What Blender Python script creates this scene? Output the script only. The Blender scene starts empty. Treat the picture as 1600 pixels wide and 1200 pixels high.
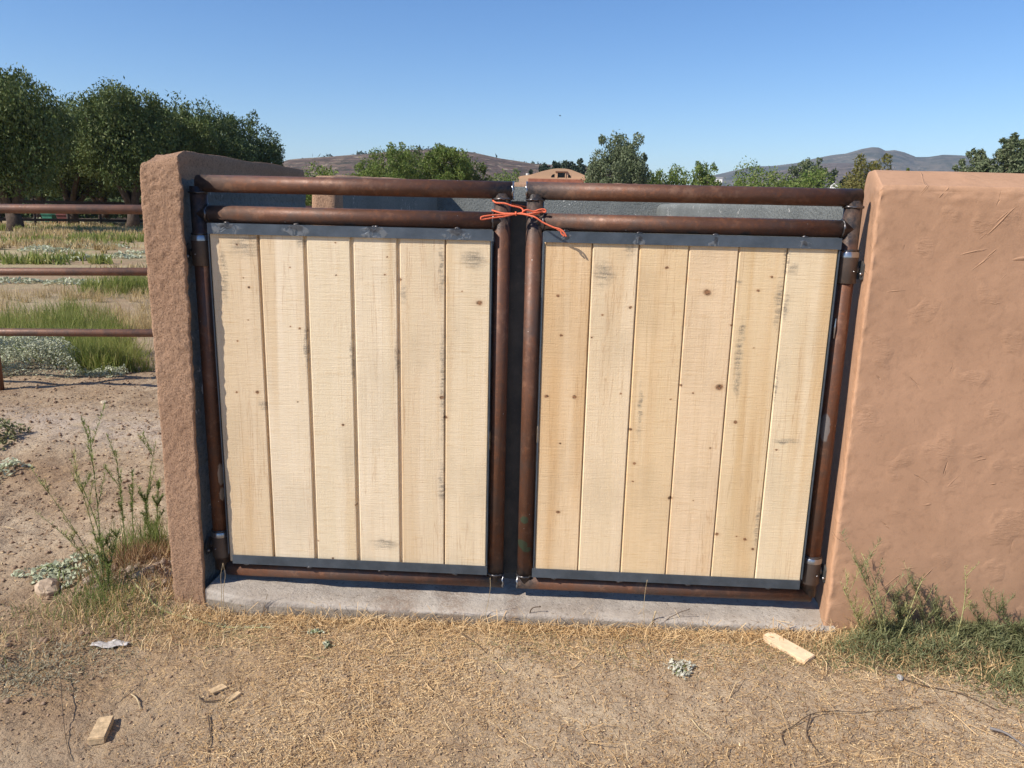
import bpy, bmesh, math, random
import numpy as np
from mathutils import Vector, Matrix

# ------------------------------------------------------------------ camera
SC = bpy.context.scene
COL = SC.collection
YAW, PITCH, ROLL = 0.04892762, 0.2248816, -0.02317901
CX, CY, CZ, FPX = 0.12449162, -2.75, 1.52, 1200.0
_cy, _sy = math.cos(YAW), math.sin(YAW)
_f = Vector((-_sy * math.cos(PITCH), _cy * math.cos(PITCH), -math.sin(PITCH)))
_r = Vector((_cy, _sy, 0))
_d = _f.cross(_r)
_rr = math.cos(ROLL) * _r + math.sin(ROLL) * _d
_dd = -math.sin(ROLL) * _r + math.cos(ROLL) * _d
cam_data = bpy.data.cameras.new('camera')
cam = bpy.data.objects.new('camera', cam_data)
COL.objects.link(cam)
M = Matrix.Identity(4)
for i in range(3):
    M[i][0] = _rr[i]; M[i][1] = -_dd[i]; M[i][2] = -_f[i]
M[0][3], M[1][3], M[2][3] = CX, CY, CZ
cam.matrix_world = M
cam_data.sensor_width = 36.0
cam_data.lens = 36.0 * FPX / 1600.0
cam_data.clip_start = 0.05
cam_data.clip_end = 20000
SC.camera = cam

# ------------------------------------------------------------------ sky, sun, exposure
SUN_TO = Vector((-0.65, -0.40, 0.66)).normalized()       # direction towards the sun
SUN_EL = math.asin(SUN_TO.z)
world = bpy.data.worlds.new('World'); SC.world = world; world.use_nodes = True
wn = world.node_tree; wn.nodes.clear()
sky = wn.nodes.new('ShaderNodeTexSky'); sky.sky_type = 'NISHITA'; sky.sun_disc = False
sky.sun_elevation = SUN_EL
sky.sun_rotation = math.atan2(SUN_TO.x, SUN_TO.y)
sky.altitude = 400; sky.air_density = 1.0; sky.dust_density = 0.1; sky.ozone_density = 4.0
bg = wn.nodes.new('ShaderNodeBackground'); bg.inputs['Strength'].default_value = 0.108
wo = wn.nodes.new('ShaderNodeOutputWorld')
hs = wn.nodes.new('ShaderNodeHueSaturation'); hs.inputs['Saturation'].default_value = 1.2; hs.inputs['Hue'].default_value = 0.507
wn.links.new(sky.outputs[0], hs.inputs['Color']); wn.links.new(hs.outputs[0], bg.inputs[0]); wn.links.new(bg.outputs[0], wo.inputs[0])
sd = bpy.data.lights.new('sun', 'SUN'); sd.energy = 4.7; sd.angle = math.radians(0.53); sd.color = (1.0, 0.93, 0.83)
so = bpy.data.objects.new('sun', sd); COL.objects.link(so)
so.rotation_euler = (-SUN_TO).to_track_quat('-Z', 'Y').to_euler()
SC.view_settings.view_transform = 'Standard'; SC.view_settings.look = 'None'
SC.view_settings.exposure = 0.45; SC.view_settings.gamma = 1.0
SC.view_settings.use_curve_mapping = False
SC.render.engine = 'CYCLES'
SC.cycles.use_denoising = True
SC.cycles.max_bounces = 6
SC.cycles.volume_bounces = 0

# ------------------------------------------------------------------ helpers
rng = np.random.default_rng(7)
random.seed(7)

def ray(u, v):
    a = (u - 800) / FPX; b = (v - 600) / FPX
    return _rr * a + _dd * b + _f
def at(u, v, axis, val):
    r = ray(u, v); c = Vector((CX, CY, CZ)); return c + r * ((val - c[axis]) / r[axis])
def gp(u, v, z=0.0): return at(u, v, 2, z)
def far(u, dist):
    r = ray(u, 330); h = Vector((r.x, r.y, 0)).normalized(); return Vector((CX, CY, 0)) + h * dist
def zfar(u, v, dist):
    r = ray(u, v); return CZ + dist * r.z / math.hypot(r.x, r.y)

def _hash(ix, iy, iz, seed):
    n = (ix * 374761393 + iy * 668265263 + iz * 2147483647 + seed * 1274126177) & 0xFFFFFFFF
    n = ((n ^ (n >> 13)) * 1274126177) & 0xFFFFFFFF
    n = ((n ^ (n >> 16)) * 2246822519) & 0xFFFFFFFF
    return (n & 0xFFFFFF) / float(0xFFFFFF) * 2 - 1
def noise(p, scale=1.0, octaves=1, seed=0, rough=0.5):
    p = np.asarray(p, float) * scale
    if p.shape[1] == 2: p = np.column_stack([p, np.zeros(len(p))])
    out = np.zeros(len(p)); amp = 1.0; tot = 0
    for o in range(octaves):
        f = np.floor(p).astype(np.int64); t = p - f; t = t * t * (3 - 2 * t)
        x, y, z = f.T; r = np.zeros(len(p))
        for dx in (0, 1):
            for dy in (0, 1):
                for dz in (0, 1):
                    w = (t[:, 0] if dx else 1 - t[:, 0]) * (t[:, 1] if dy else 1 - t[:, 1]) * (t[:, 2] if dz else 1 - t[:, 2])
                    r += w * _hash(x + dx, y + dy, z + dz, seed + o * 17)
        out += amp * r; tot += amp; amp *= rough; p = p * 2.03 + 11.3
    return out / tot

def tag(o, label=None, cat=None, group=None, kind=None):
    if label: o['label'] = label
    if cat: o['category'] = cat
    if group: o['group'] = group
    if kind: o['kind'] = kind
    return o
def empty(name, loc, label, cat, group=None):
    o = bpy.data.objects.new(name, None); COL.objects.link(o); o.location = loc; o.empty_display_size = 0.1
    return tag(o, label, cat, group)
def wloc(o):
    v = Vector((0, 0, 0))
    while o is not None: v = v + Vector(o.location); o = o.parent
    return v
def npmesh(name, V, F, mats=None, smooth=False, fmat=None):
    """V (n,3); F: (m,3) or (m,4) int array or list of lists"""
    me = bpy.data.meshes.new(name)
    V = np.asarray(V, float)
    if isinstance(F, np.ndarray):
        k = F.shape[1]; m = len(F)
        me.vertices.add(len(V)); me.vertices.foreach_set('co', V.ravel())
        me.loops.add(m * k); me.loops.foreach_set('vertex_index', F.ravel().astype(np.int32))
        me.polygons.add(m)
        me.polygons.foreach_set('loop_start', np.arange(0, m * k, k, dtype=np.int32))
        me.polygons.foreach_set('loop_total', np.full(m, k, dtype=np.int32))
        if fmat is not None: me.polygons.foreach_set('material_index', np.asarray(fmat, dtype=np.int32))
        me.update(calc_edges=True)
    else:
        me.from_pydata([tuple(v) for v in V], [], F)
        if fmat is not None: me.polygons.foreach_set('material_index', np.asarray(fmat, dtype=np.int32))
    if smooth: me.polygons.foreach_set('use_smooth', [True] * len(me.polygons))
    for m_ in (mats if isinstance(mats, (list, tuple)) else [mats]):
        if m_: me.materials.append(m_)
    return me
def obj(name, V, F, mat, parent=None, origin=None, smooth=False, fmat=None):
    """verts in world coordinates; stored relative to the object's own origin"""
    base = wloc(parent) if parent else Vector((0, 0, 0))
    org = Vector(origin) if origin is not None else base
    V = np.asarray(V, float) - np.array(org)
    me = npmesh(name, V, F, mat, smooth, fmat)
    o = bpy.data.objects.new(name, me); COL.objects.link(o)
    o.parent = parent; o.location = org - base
    return o

class MB:
    def __init__(s): s.V = []; s.F = []; s.n = 0
    def add(s, V, F):
        s.V.append(np.asarray(V, float)); s.F += [[i + s.n for i in f] for f in F]; s.n += len(V); return s
    def box(s, x0, x1, y0, y1, z0, z1, rot=None, c=None):
        V = np.array([(x, y, z) for x in (x0, x1) for y in (y0, y1) for z in (z0, z1)], float)
        if rot is not None:
            cc = np.array(c); V = (V - cc) @ np.array(rot).T + cc
        return s.add(V, [(0, 1, 3, 2), (4, 6, 7, 5), (0, 4, 5, 1), (2, 3, 7, 6), (0, 2, 6, 4), (1, 5, 7, 3)])
    def prism(s, prof, z0, z1, axis=2):
        """prof: list of 2d points (counter-clockwise), extruded along the axis"""
        n = len(prof); V = []
        for z in (z0, z1):
            for a, b in prof:
                V.append({2: (a, b, z), 1: (a, z, b), 0: (z, a, b)}[axis])
        F = [[(i + 1) % n, i, i + n, (i + 1) % n + n][::-1] for i in range(n)] + [list(range(n))[::-1], [i + n for i in range(n)]]
        return s.add(V, F)
    def tube(s, pts, r, seg=10, caps=True, wall=0.0):
        pts = [Vector(p) for p in pts]; rs = r if isinstance(r, (list, tuple)) else [r] * len(pts)
        up = None; V = []
        for i, p in enumerate(pts):
            t = (pts[min(i + 1, len(pts) - 1)] - pts[max(i - 1, 0)]).normalized()
            if up is None:
                up = t.orthogonal().normalized()
            up = (up - t * up.dot(t)); up = up.normalized() if up.length > 1e-6 else t.orthogonal().normalized()
            w = t.cross(up)
            for k in range(seg):
                a = 2 * math.pi * k / seg; V.append(p + (up * math.cos(a) + w * math.sin(a)) * rs[i])
        F = []
        for i in range(len(pts) - 1):
            for k in range(seg):
                a = i * seg + k; b = i * seg + (k + 1) % seg; F.append([a, b, b + seg, a + seg])
        if caps:
            F.append(list(range(seg))[::-1]); F.append([(len(pts) - 1) * seg + k for k in range(seg)])
        return s.add([tuple(v) for v in V], F)
    def build(s, name, mat, parent=None, origin=None, smooth=False):
        return obj(name, np.concatenate(s.V), s.F, mat, parent, origin, smooth)

# ------------------------------------------------------------------ material helper
class NT:
    def __init__(s, name):
        s.m = bpy.data.materials.new(name); s.m.use_nodes = True; s.t = s.m.node_tree; s.t.nodes.clear()
        s.out = s.t.nodes.new('ShaderNodeOutputMaterial'); s._co = None
    def n(s, typ, ins=None, **kw):
        nd = s.t.nodes.new(typ)
        for k, v in kw.items(): setattr(nd, k, v)
        for k, v in (ins or {}).items():
            if v is None: continue
            sock = nd.inputs[k]
            if hasattr(v, 'is_output') or isinstance(v, bpy.types.NodeSocket): s.t.links.new(v, sock)
            else:
                if sock.type == 'RGBA' and len(v) == 3: v = (*v, 1)
                sock.default_value = v
        return nd
    def co(s):
        if s._co is None: s._co = s.n('ShaderNodeTexCoord').outputs['Object']
        return s._co
    def map(s, sc, vec=None, loc=(0, 0, 0)):
        return s.n('ShaderNodeMapping', {'Vector': vec or s.co(), 'Scale': sc, 'Location': loc}).outputs[0]
    def noise(s, scale, detail=4, rough=0.55, vec=None, dist=0.0):
        return s.n('ShaderNodeTexNoise', {'Vector': vec or s.co(), 'Scale': scale, 'Detail': detail, 'Roughness': rough, 'Distortion': dist}).outputs[0]
    def vor(s, scale, vec=None, feature='F1', rnd=1.0):
        return s.n('ShaderNodeTexVoronoi', {'Vector': vec or s.co(), 'Scale': scale, 'Randomness': rnd}, feature=feature).outputs['Distance']
    def ramp(s, fac, stops, interp='LINEAR'):
        nd = s.n('ShaderNodeValToRGB', {'Fac': fac}); cr = nd.color_ramp; cr.interpolation = interp
        while len(cr.elements) < len(stops): cr.elements.new(0.5)
        for e, (p, c) in zip(cr.elements, stops):
            e.position = p; e.color = (*c, 1) if len(c) == 3 else c
        return nd.outputs[0]
    def rng(s, v, a, b, c=0.0, d=1.0, smooth=False):
        nd = s.n('ShaderNodeMapRange', {0: v, 1: a, 2: b, 3: c, 4: d}, clamp=True)
        if smooth: nd.interpolation_type = 'SMOOTHSTEP'
        return nd.outputs[0]
    def math(s, op, a, b=None, c=None):
        nd = s.n('ShaderNodeMath', {0: a, 1: b, 2: c}, operation=op); return nd.outputs[0]
    def mix(s, fac, a, b, blend='MIX'):
        nd = s.t.nodes.new('ShaderNodeMix'); nd.data_type = 'RGBA'; nd.blend_type = blend
        for i, v in ((0, fac), (6, a), (7, b)):
            if isinstance(v, bpy.types.NodeSocket): s.t.links.new(v, nd.inputs[i])
            else: nd.inputs[i].default_value = (*v, 1) if (i and len(v) == 3) else v
        return nd.outputs[2]
    def bump(s, h, dist, strength=1.0, prev=None):
        return s.n('ShaderNodeBump', {'Height': h, 'Distance': dist, 'Strength': strength, 'Normal': prev}).outputs[0]
    def spots(s, lst, wob=0.0, wscale=25.0, edge=0.35):
        """soft elliptical marks at fixed places of the surface: (x, z, rx, rz)"""
        v = s.co()
        if wob:
            nz = s.n('ShaderNodeTexNoise', {'Vector': v, 'Scale': wscale, 'Detail': 4}).outputs[1]
            nz = s.n('ShaderNodeVectorMath', {0: nz, 1: (0.5, 0.5, 0.5)}, operation='SUBTRACT').outputs[0]
            nz = s.n('ShaderNodeVectorMath', {0: nz, 3: wob}, operation='SCALE').outputs[0]
            v = s.n('ShaderNodeVectorMath', {0: v, 1: nz}, operation='ADD').outputs[0]
        res = None
        for (x, z, rx, rz) in lst:
            d = s.n('ShaderNodeVectorMath', {0: v, 1: (x, 0, z)}, operation='SUBTRACT').outputs[0]
            d = s.n('ShaderNodeVectorMath', {0: d, 1: (1 / rx, 0, 1 / rz)}, operation='MULTIPLY').outputs[0]
            d = s.n('ShaderNodeVectorMath', {0: d}, operation='LENGTH').outputs['Value']
            m = s.rng(d, 1.0, 1.0 - edge, 0, 1, True)
            res = m if res is None else s.math('MAXIMUM', res, m)
        return res
    def done(s, color, rough=0.85, normal=None, metal=0.0, spec=0.3, trans=None):
        b = s.n('ShaderNodeBsdfPrincipled', {'Base Color': color, 'Roughness': rough, 'Metallic': metal, 'Normal': normal, 'Specular IOR Level': spec})
        o = b.outputs[0]
        if trans:
            t = s.n('ShaderNodeBsdfTranslucent', {'Color': color}); o = s.n('ShaderNodeMixShader', {0: trans, 1: o, 2: t.outputs[0]}).outputs[0]
        s.t.links.new(o, s.out.inputs[0]); return s.m

def leafmat(name, c1, c2, c3, trans=0.25, scale=1.2, rough=0.6):
    t = NT(name); nz = t.noise(scale, 3); 
    rnd = t.n('ShaderNodeNewGeometry').outputs['Random Per Island']
    a = t.mix(t.rng(nz, 0.35, 0.65), c1, c2); col = t.mix(t.rng(rnd, 0.55, 1.0), a, c3)
    return t.done(col, rough, spec=0.25, trans=trans)

# ------------------------------------------------------------------ materials
def stucco_mat(name, base, dark, coarse=0.0, trowel=0.0):
    t = NT(name)
    n1 = t.noise(1.6, 4, 0.6); n2 = t.noise(45, 4, 0.6); n3 = t.noise(7, 5, 0.65)
    c = t.mix(t.rng(n1, 0.35, 0.68), base, dark)
    c = t.mix(t.rng(n3, 0.40, 0.75, 0, 0.5), c, tuple(min(1, x * 1.18) for x in base))
    c = t.mix(t.rng(n2, 0.30, 0.50, 0.25, 0.0), c, tuple(x * 0.6 for x in dark))
    # splash dirt near the ground
    z = t.n('ShaderNodeSeparateXYZ', {0: t.co()}).outputs[2]
    zz = t.math('ADD', z, t.math('MULTIPLY', n3, 0.15))
    c = t.mix(t.rng(zz, 0.22, 0.05, 0, 0.35), c, (0.26, 0.17, 0.105))
    nrm = None
    if coarse:
        v = t.vor(190, t.map((1, 1, 0.75)), 'SMOOTH_F1'); v2 = t.noise(150, 5, 0.75, t.map((1, 1, 0.85)))
        nrm = t.bump(v2, 0.009 * coarse, 1.0); nrm = t.bump(v, 0.0015 * coarse, 0.8, nrm)
        c = t.mix(t.rng(v2, 0.38, 0.48, 0.8, 0.0), c, tuple(x * 0.5 for x in dark))
    if trowel:
        # smooth trowelled plaster with patches where the trowel chattered
        w = t.noise(2.3, 3, 0.5, dist=0.4)
        nrm = t.bump(w, 0.014 * trowel, 1.0)
        w2 = t.noise(8, 2, 0.4, dist=0.5); nrm = t.bump(w2, 0.0022 * trowel, 1.0, nrm)
        patch = t.rng(t.noise(7.5, 2, 0.5, t.map((1, 1, 1), loc=(3.1, 0, 5.2))), 0.59, 0.68)
        ch = t.math('MULTIPLY', patch, t.noise(60, 5, 0.7, t.map((0.5, 1, 1.8)), 0.5)); nrm = t.bump(ch, 0.0028 * trowel, 1.0, nrm)
        # short drag strokes of the trowel
        for k_, (ang, sc, lo) in enumerate(((0.85, (4, 1, 26), 0.685), (-0.6, (5, 1, 30), 0.69), (0.2, (4, 1, 26), 0.69), (1.45, (5, 1, 30), 0.69))):
            rot = t.n('ShaderNodeMapping', {'Vector': t.co(), 'Rotation': (0, ang, 0), 'Location': (k_ * 3.3, 0, k_ * 5.1)}).outputs[0]
            rot = t.map(sc, rot)
            st_ = t.rng(t.noise(1.0, 3, 0.6, rot, 0.6), lo, lo + 0.05, 0, 1)
            nrm = t.bump(t.math('MULTIPLY', st_, -1.0 if k_ % 2 else 1.0), 0.0035 * trowel, 0.8, nrm)
        fine = t.noise(160, 3, 0.6); nrm = t.bump(fine, 0.0012, 0.5, nrm)
    return t.done(c, 0.92, nrm, spec=0.15)

STUCCO_L = stucco_mat('stucco rough', (0.47, 0.295, 0.19), (0.40, 0.24, 0.15), coarse=1.0)
STUCCO_R = stucco_mat('stucco trowelled', (0.475, 0.28, 0.172), (0.43, 0.25, 0.15), trowel=1.0)

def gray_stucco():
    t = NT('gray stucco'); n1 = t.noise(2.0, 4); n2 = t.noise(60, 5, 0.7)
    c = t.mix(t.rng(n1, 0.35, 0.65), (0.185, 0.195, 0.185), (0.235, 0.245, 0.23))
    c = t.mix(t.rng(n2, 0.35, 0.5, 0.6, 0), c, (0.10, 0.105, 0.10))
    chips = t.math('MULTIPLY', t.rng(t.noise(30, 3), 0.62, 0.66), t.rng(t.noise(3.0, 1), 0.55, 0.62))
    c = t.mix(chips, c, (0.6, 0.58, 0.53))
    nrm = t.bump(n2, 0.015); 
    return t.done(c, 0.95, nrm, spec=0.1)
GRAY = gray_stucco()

def pipe_mat(name, spots=None, scol=(0.2, 0.22, 0.22), welds=None, hue=(0.150, 0.068, 0.040)):
    t = NT(name)
    n1 = t.noise(9, 5, 0.6); n2 = t.noise(55, 5, 0.7); n3 = t.noise(240, 3, 0.6)
    c = t.mix(t.rng(n1, 0.35, 0.68), tuple(x * 0.72 for x in hue), hue)
    c = t.mix(t.rng(n2, 0.52, 0.72, 0, 0.75), c, (0.24, 0.088, 0.036))
    c = t.mix(t.rng(n3, 0.62, 0.7, 0, 0.35), c, (0.34, 0.15, 0.08))
    c = t.mix(t.rng(t.noise(5.5, 5, 0.7, t.map((1, 1, 1), loc=(4, 1, 8))), 0.50, 0.64, 0, 0.7), c, (0.085, 0.062, 0.052))
    c = t.mix(t.rng(t.noise(16, 4, 0.7, t.map((1, 1, 1), loc=(1, 7, 3))), 0.56, 0.66, 0, 0.6), c, (0.22, 0.115, 0.07))
    sp = t.math('MULTIPLY', t.rng(t.vor(26), 0.055, 0.035), t.rng(t.noise(3.3, 1), 0.52, 0.56))
    c = t.mix(sp, c, (0.55, 0.5, 0.45))
    r = t.rng(n2, 0.3, 0.7, 0.42, 0.66)
    if welds:
        w = t.spots(welds, 0.03, 22, 0.75)
        c = t.mix(w, c, t.mix(t.rng(n2, 0.4, 0.62), (0.032, 0.03, 0.032), (0.10, 0.07, 0.055)))
        r = t.math('SUBTRACT', r, t.math('MULTIPLY', w, 0.15))
    if spots:
        m = t.spots(spots, 0.012, 60, 0.25); c = t.mix(t.math('MULTIPLY', m, 0.85), c, scol)
    nrm = t.bump(n2, 0.0015, 0.6); nrm = t.bump(n3, 0.0006, 0.6, nrm)
    return t.done(c, r, nrm, metal=0.25, spec=0.45)
PIPE = pipe_mat('rusty pipe')

def steel(name, c1, c2, rough=0.45, metal=0.5, welds=None):
    t = NT(name); n1 = t.noise(12, 4, 0.6); n2 = t.noise(90, 4, 0.65)
    c = t.mix(t.rng(n1, 0.35, 0.65), c1, c2)
    c = t.mix(t.rng(n2, 0.60, 0.75, 0, 0.4), c, tuple(x * 1.7 for x in c2))
    nrm = t.bump(n2, 0.0008, 0.5)
    if welds:
        w = t.spots(welds, 0.05, 30, 0.2); w2 = t.math('MULTIPLY', w, t.rng(t.noise(34, 3, 0.6, dist=1.2), 0.44, 0.52))
        c = t.mix(w2, c, (0.17, 0.18, 0.19))
        w3 = t.spots([(x, z + 0.012, rx * 0.6, rz * 0.7) for x, z, rx, rz in welds], 0.03, 40, 0.5)
        c = t.mix(t.math('MULTIPLY', w3, 0.6), c, (0.025, 0.02, 0.02))
        nrm = t.bump(w2, 0.0008, 0.6, nrm)
    return t.done(c, rough, nrm, metal=metal, spec=0.5)
WELD = steel('weld bead', (0.07, 0.065, 0.065), (0.16, 0.15, 0.15), 0.34, 0.8)
BARREL = steel('hinge barrel steel', (0.085, 0.072, 0.066), (0.13, 0.10, 0.085), 0.5, 0.4)
SHINY = steel('ground bright steel', (0.30, 0.30, 0.31), (0.48, 0.48, 0.48), 0.28, 0.9)
PLATE = steel('dark steel plate', (0.055, 0.057, 0.058), (0.09, 0.09, 0.085), 0.55, 0.3)

def plank_mat(name, tint, center, knots, stains, seed, yellow=0.0):
    t = NT(name); cx, cz = center
    kn = [(x - cx, z - cz, r * 0.88, r * 0.70) for x, z, r in knots]
    off = (seed * 3.17, seed * 1.3, seed * 7.7)
    # grain bends round the knots
    v = t.co()
    grain = t.noise(1.0, 5, 0.6, t.map((34, 34, 1.1), v, off), 0.6)
    fine = t.noise(1.0, 4, 0.7, t.map((240, 240, 6), v, off), 0.0)
    saw = t.noise(1.0, 3, 0.75, t.map((9, 9, 330), v, off), 0.0)
    saw2 = t.noise(1.0, 3, 0.6, t.map((14, 14, 120), v, off), 0.2)
    fuzz = t.noise(1.0, 4, 0.7, t.map((260, 260, 170), v, off))
    band = t.noise(1.0, 2, 0.5, t.map((11, 11, 0.45), v, off), 0.5)
    dkr = tuple(x * y for x, y in zip(tint, (0.80, 0.66, 0.48)))
    lt = tuple(min(1, x * y) for x, y in zip(tint, (1.05, 1.06, 1.10)))
    c = t.mix(t.rng(grain, 0.36, 0.66), tint, lt)
    c = t.mix(t.rng(band, 0.50, 0.70, 0, 0.55 + yellow), c, dkr)
    c = t.mix(t.rng(fine, 0.54, 0.72, 0, 0.30), c, dkr)
    c = t.mix(t.rng(saw, 0.55, 0.72, 0, 0.24), c, dkr)
    c = t.mix(t.rng(saw2, 0.58, 0.72, 0, 0.30), c, dkr)
    ln = t.rng(t.math('ABSOLUTE', t.math('SUBTRACT', grain, 0.5)), 0.0, 0.018, 0.5, 0)
    c = t.mix(t.math('MULTIPLY', ln, t.rng(t.noise(1, 2, 0.5, t.map((5, 5, 1.3), v, off)), 0.42, 0.55)), c, (0.44, 0.25, 0.12))
    gry = t.rng(t.noise(4.5, 4, 0.6, t.map((1, 1, 0.6), v, off)), 0.50, 0.72, 0, 0.5)
    c = t.mix(gry, c, tuple(x * 0.74 for x in tint))
    if kn:
        halo = t.spots([(x, z, rx * 2.6, rz * 2.0) for x, z, rx, rz in kn], 0.006, 60, 0.9)
        c = t.mix(t.math('MULTIPLY', halo, 0.3), c, (0.50, 0.29, 0.14))
        core = t.spots(kn, 0.008, 85, 0.6)
        ringn = t.noise(160, 3, 0.6)
        c = t.mix(t.math('MULTIPLY', core, 0.9), c, t.mix(t.rng(ringn, 0.42, 0.56), (0.05, 0.022, 0.012), (0.30, 0.14, 0.065)))
    if stains:
        st = t.spots([(x - cx, z - cz, rx, rz) for x, z, rx, rz in stains], 0.03, 28, 0.85)
        brk = t.rng(t.math('ADD', t.math('MULTIPLY', saw2, 0.6), t.math('MULTIPLY', fuzz, 0.4)), 0.40, 0.60)
        c = t.mix(t.math('MULTIPLY', t.math('MULTIPLY', st, brk), 0.78), c, (0.13, 0.12, 0.105))
    nrm = t.bump(fuzz, 0.0011, 0.9); nrm = t.bump(saw, 0.0014, 0.9, nrm); nrm = t.bump(saw2, 0.0009, 0.7, nrm); nrm = t.bump(fine, 0.0010, 0.6, nrm)
    if kn: nrm = t.bump(core, 0.002, -0.6, nrm)
    return t.done(c, 0.8, nrm, spec=0.15)

def ground_mat():
    t = NT('dry soil')
    geo = t.co()
    n1 = t.noise(0.9, 5, 0.6); n2 = t.noise(7, 6, 0.65); n3 = t.noise(70, 6, 0.7); n4 = t.noise(0.12, 4)
    c = t.mix(t.rng(n1, 0.38, 0.60), (0.315, 0.215, 0.13), (0.50, 0.395, 0.27))
    c = t.mix(t.rng(n2, 0.36, 0.66, 0, 0.55), c, (0.27, 0.185, 0.12))
    c = t.mix(t.rng(n3, 0.58, 0.72, 0, 0.55), c, (0.43, 0.32, 0.21))
    c = t.mix(t.rng(n3, 0.42, 0.32, 0, 0.75), c, (0.10, 0.065, 0.04))
    wy = t.n('ShaderNodeSeparateXYZ', {0: geo}).outputs[1]
    # chaff trodden into the soil in front of the gate
    ch = t.math('MULTIPLY', t.rng(t.noise(1.7, 4, 0.6, t.map((1, 1, 1), loc=(5, 2, 0))), 0.42, 0.60), t.rng(t.math('ADD', wy, t.math('MULTIPLY', n2, 0.4)), 0.5, 0.1))
    fl = t.rng(t.noise(150, 3, 0.6, t.map((1, 0.6, 1)), 1.0), 0.50, 0.60)
    c = t.mix(t.math('MULTIPLY', ch, t.math('MULTIPLY', fl, 0.75)), c, (0.56, 0.38, 0.19))
    # distant field: dry grass tone with bare patches
    fy = t.rng(wy, 4.0, 12.0)
    fcol = t.mix(t.rng(t.noise(0.35, 5, 0.65), 0.40, 0.60), (0.33, 0.235, 0.145), (0.40, 0.33, 0.19))
    fcol = t.mix(t.rng(t.noise(0.6, 5, 0.7, t.map((1, 1, 1), loc=(7, 9, 0))), 0.55, 0.66), fcol, (0.16, 0.17, 0.08))
    c = t.mix(fy, c, fcol)
    yard = t.rng(wy, 47, 50)
    c = t.mix(yard, c, (0.27, 0.21, 0.16))
    wx = t.n('ShaderNodeSeparateXYZ', {0: geo}).outputs[0]
    dust = t.math('MULTIPLY', t.math('MULTIPLY', t.rng(wx, -1.3, -2.0), t.rng(t.math('ABSOLUTE', t.math('SUBTRACT', t.math('ADD', wy, t.math('MULTIPLY', n1, 0.8)), 2.6)), 0.55, 0.1)), t.rng(n2, 0.35, 0.55))
    c = t.mix(t.math('MULTIPLY', dust, 0.6), c, (0.50, 0.42, 0.34))
    nrm = t.bump(n2, 0.05, 0.8); nrm = t.bump(n3, 0.010, 0.9, nrm); nrm = t.bump(t.noise(260, 3, 0.6), 0.002, 0.7, nrm)
    return t.done(c, 0.97, nrm, spec=0.08)
GROUND = ground_mat()

def concrete_mat():
    t = NT('old concrete'); n1 = t.noise(5, 5, 0.65); n2 = t.noise(60, 5, 0.7); n3 = t.noise(200, 3)
    c = t.mix(t.rng(n1, 0.35, 0.65), (0.47, 0.42, 0.36), (0.34, 0.29, 0.24))
    c = t.mix(t.rng(n2, 0.60, 0.74, 0, 0.5), c, (0.68, 0.64, 0.57))
    c = t.mix(t.rng(n2, 0.42, 0.34, 0, 0.7), c, (0.15, 0.12, 0.095))
    pits = t.rng(t.vor(38), 0.10, 0.05, 0, 0.8); c = t.mix(pits, c, (0.09, 0.07, 0.055))
    z = t.n('ShaderNodeSeparateXYZ', {0: t.co()}).outputs[2]
    c = t.mix(t.rng(t.math('ADD', z, t.math('MULTIPLY', n1, 0.012)), 0.041, 0.034, 0, 0.85), c, t.mix(t.rng(n1, 0.4, 0.6), (0.20, 0.165, 0.125), (0.30, 0.255, 0.20)))  # darker colour on the front face paints in its shade, with some dirt
    st = t.spots([(-0.42, 0.05, 0.10, 1), (-0.22, 0.05, 0.08, 1), (0.02, 0.05, 0.05, 1)], 0.12, 9, 0.7)
    c = t.mix(t.math('MULTIPLY', t.math('MULTIPLY', st, t.rng(n2, 0.42, 0.55)), 0.45), c, (0.18, 0.11, 0.07))
    nrm = t.bump(n2, 0.008, 0.8); nrm = t.bump(n3, 0.0015, 0.7, nrm)
    return t.done(c, 0.92, nrm, spec=0.15)
CONC = concrete_mat()

def simple(name, col, rough=0.8, var=0.25, scale=20, metal=0.0, bump=0.0):
    t = NT(name); nz = t.noise(scale, 4, 0.6)
    c = t.mix(t.rng(nz, 0.35, 0.65), tuple(x * (1 - var) for x in col), tuple(min(1, x * (1 + var * 0.5)) for x in col))
    return t.done(c, rough, t.bump(nz, bump, 0.8) if bump else None, metal)

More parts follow.
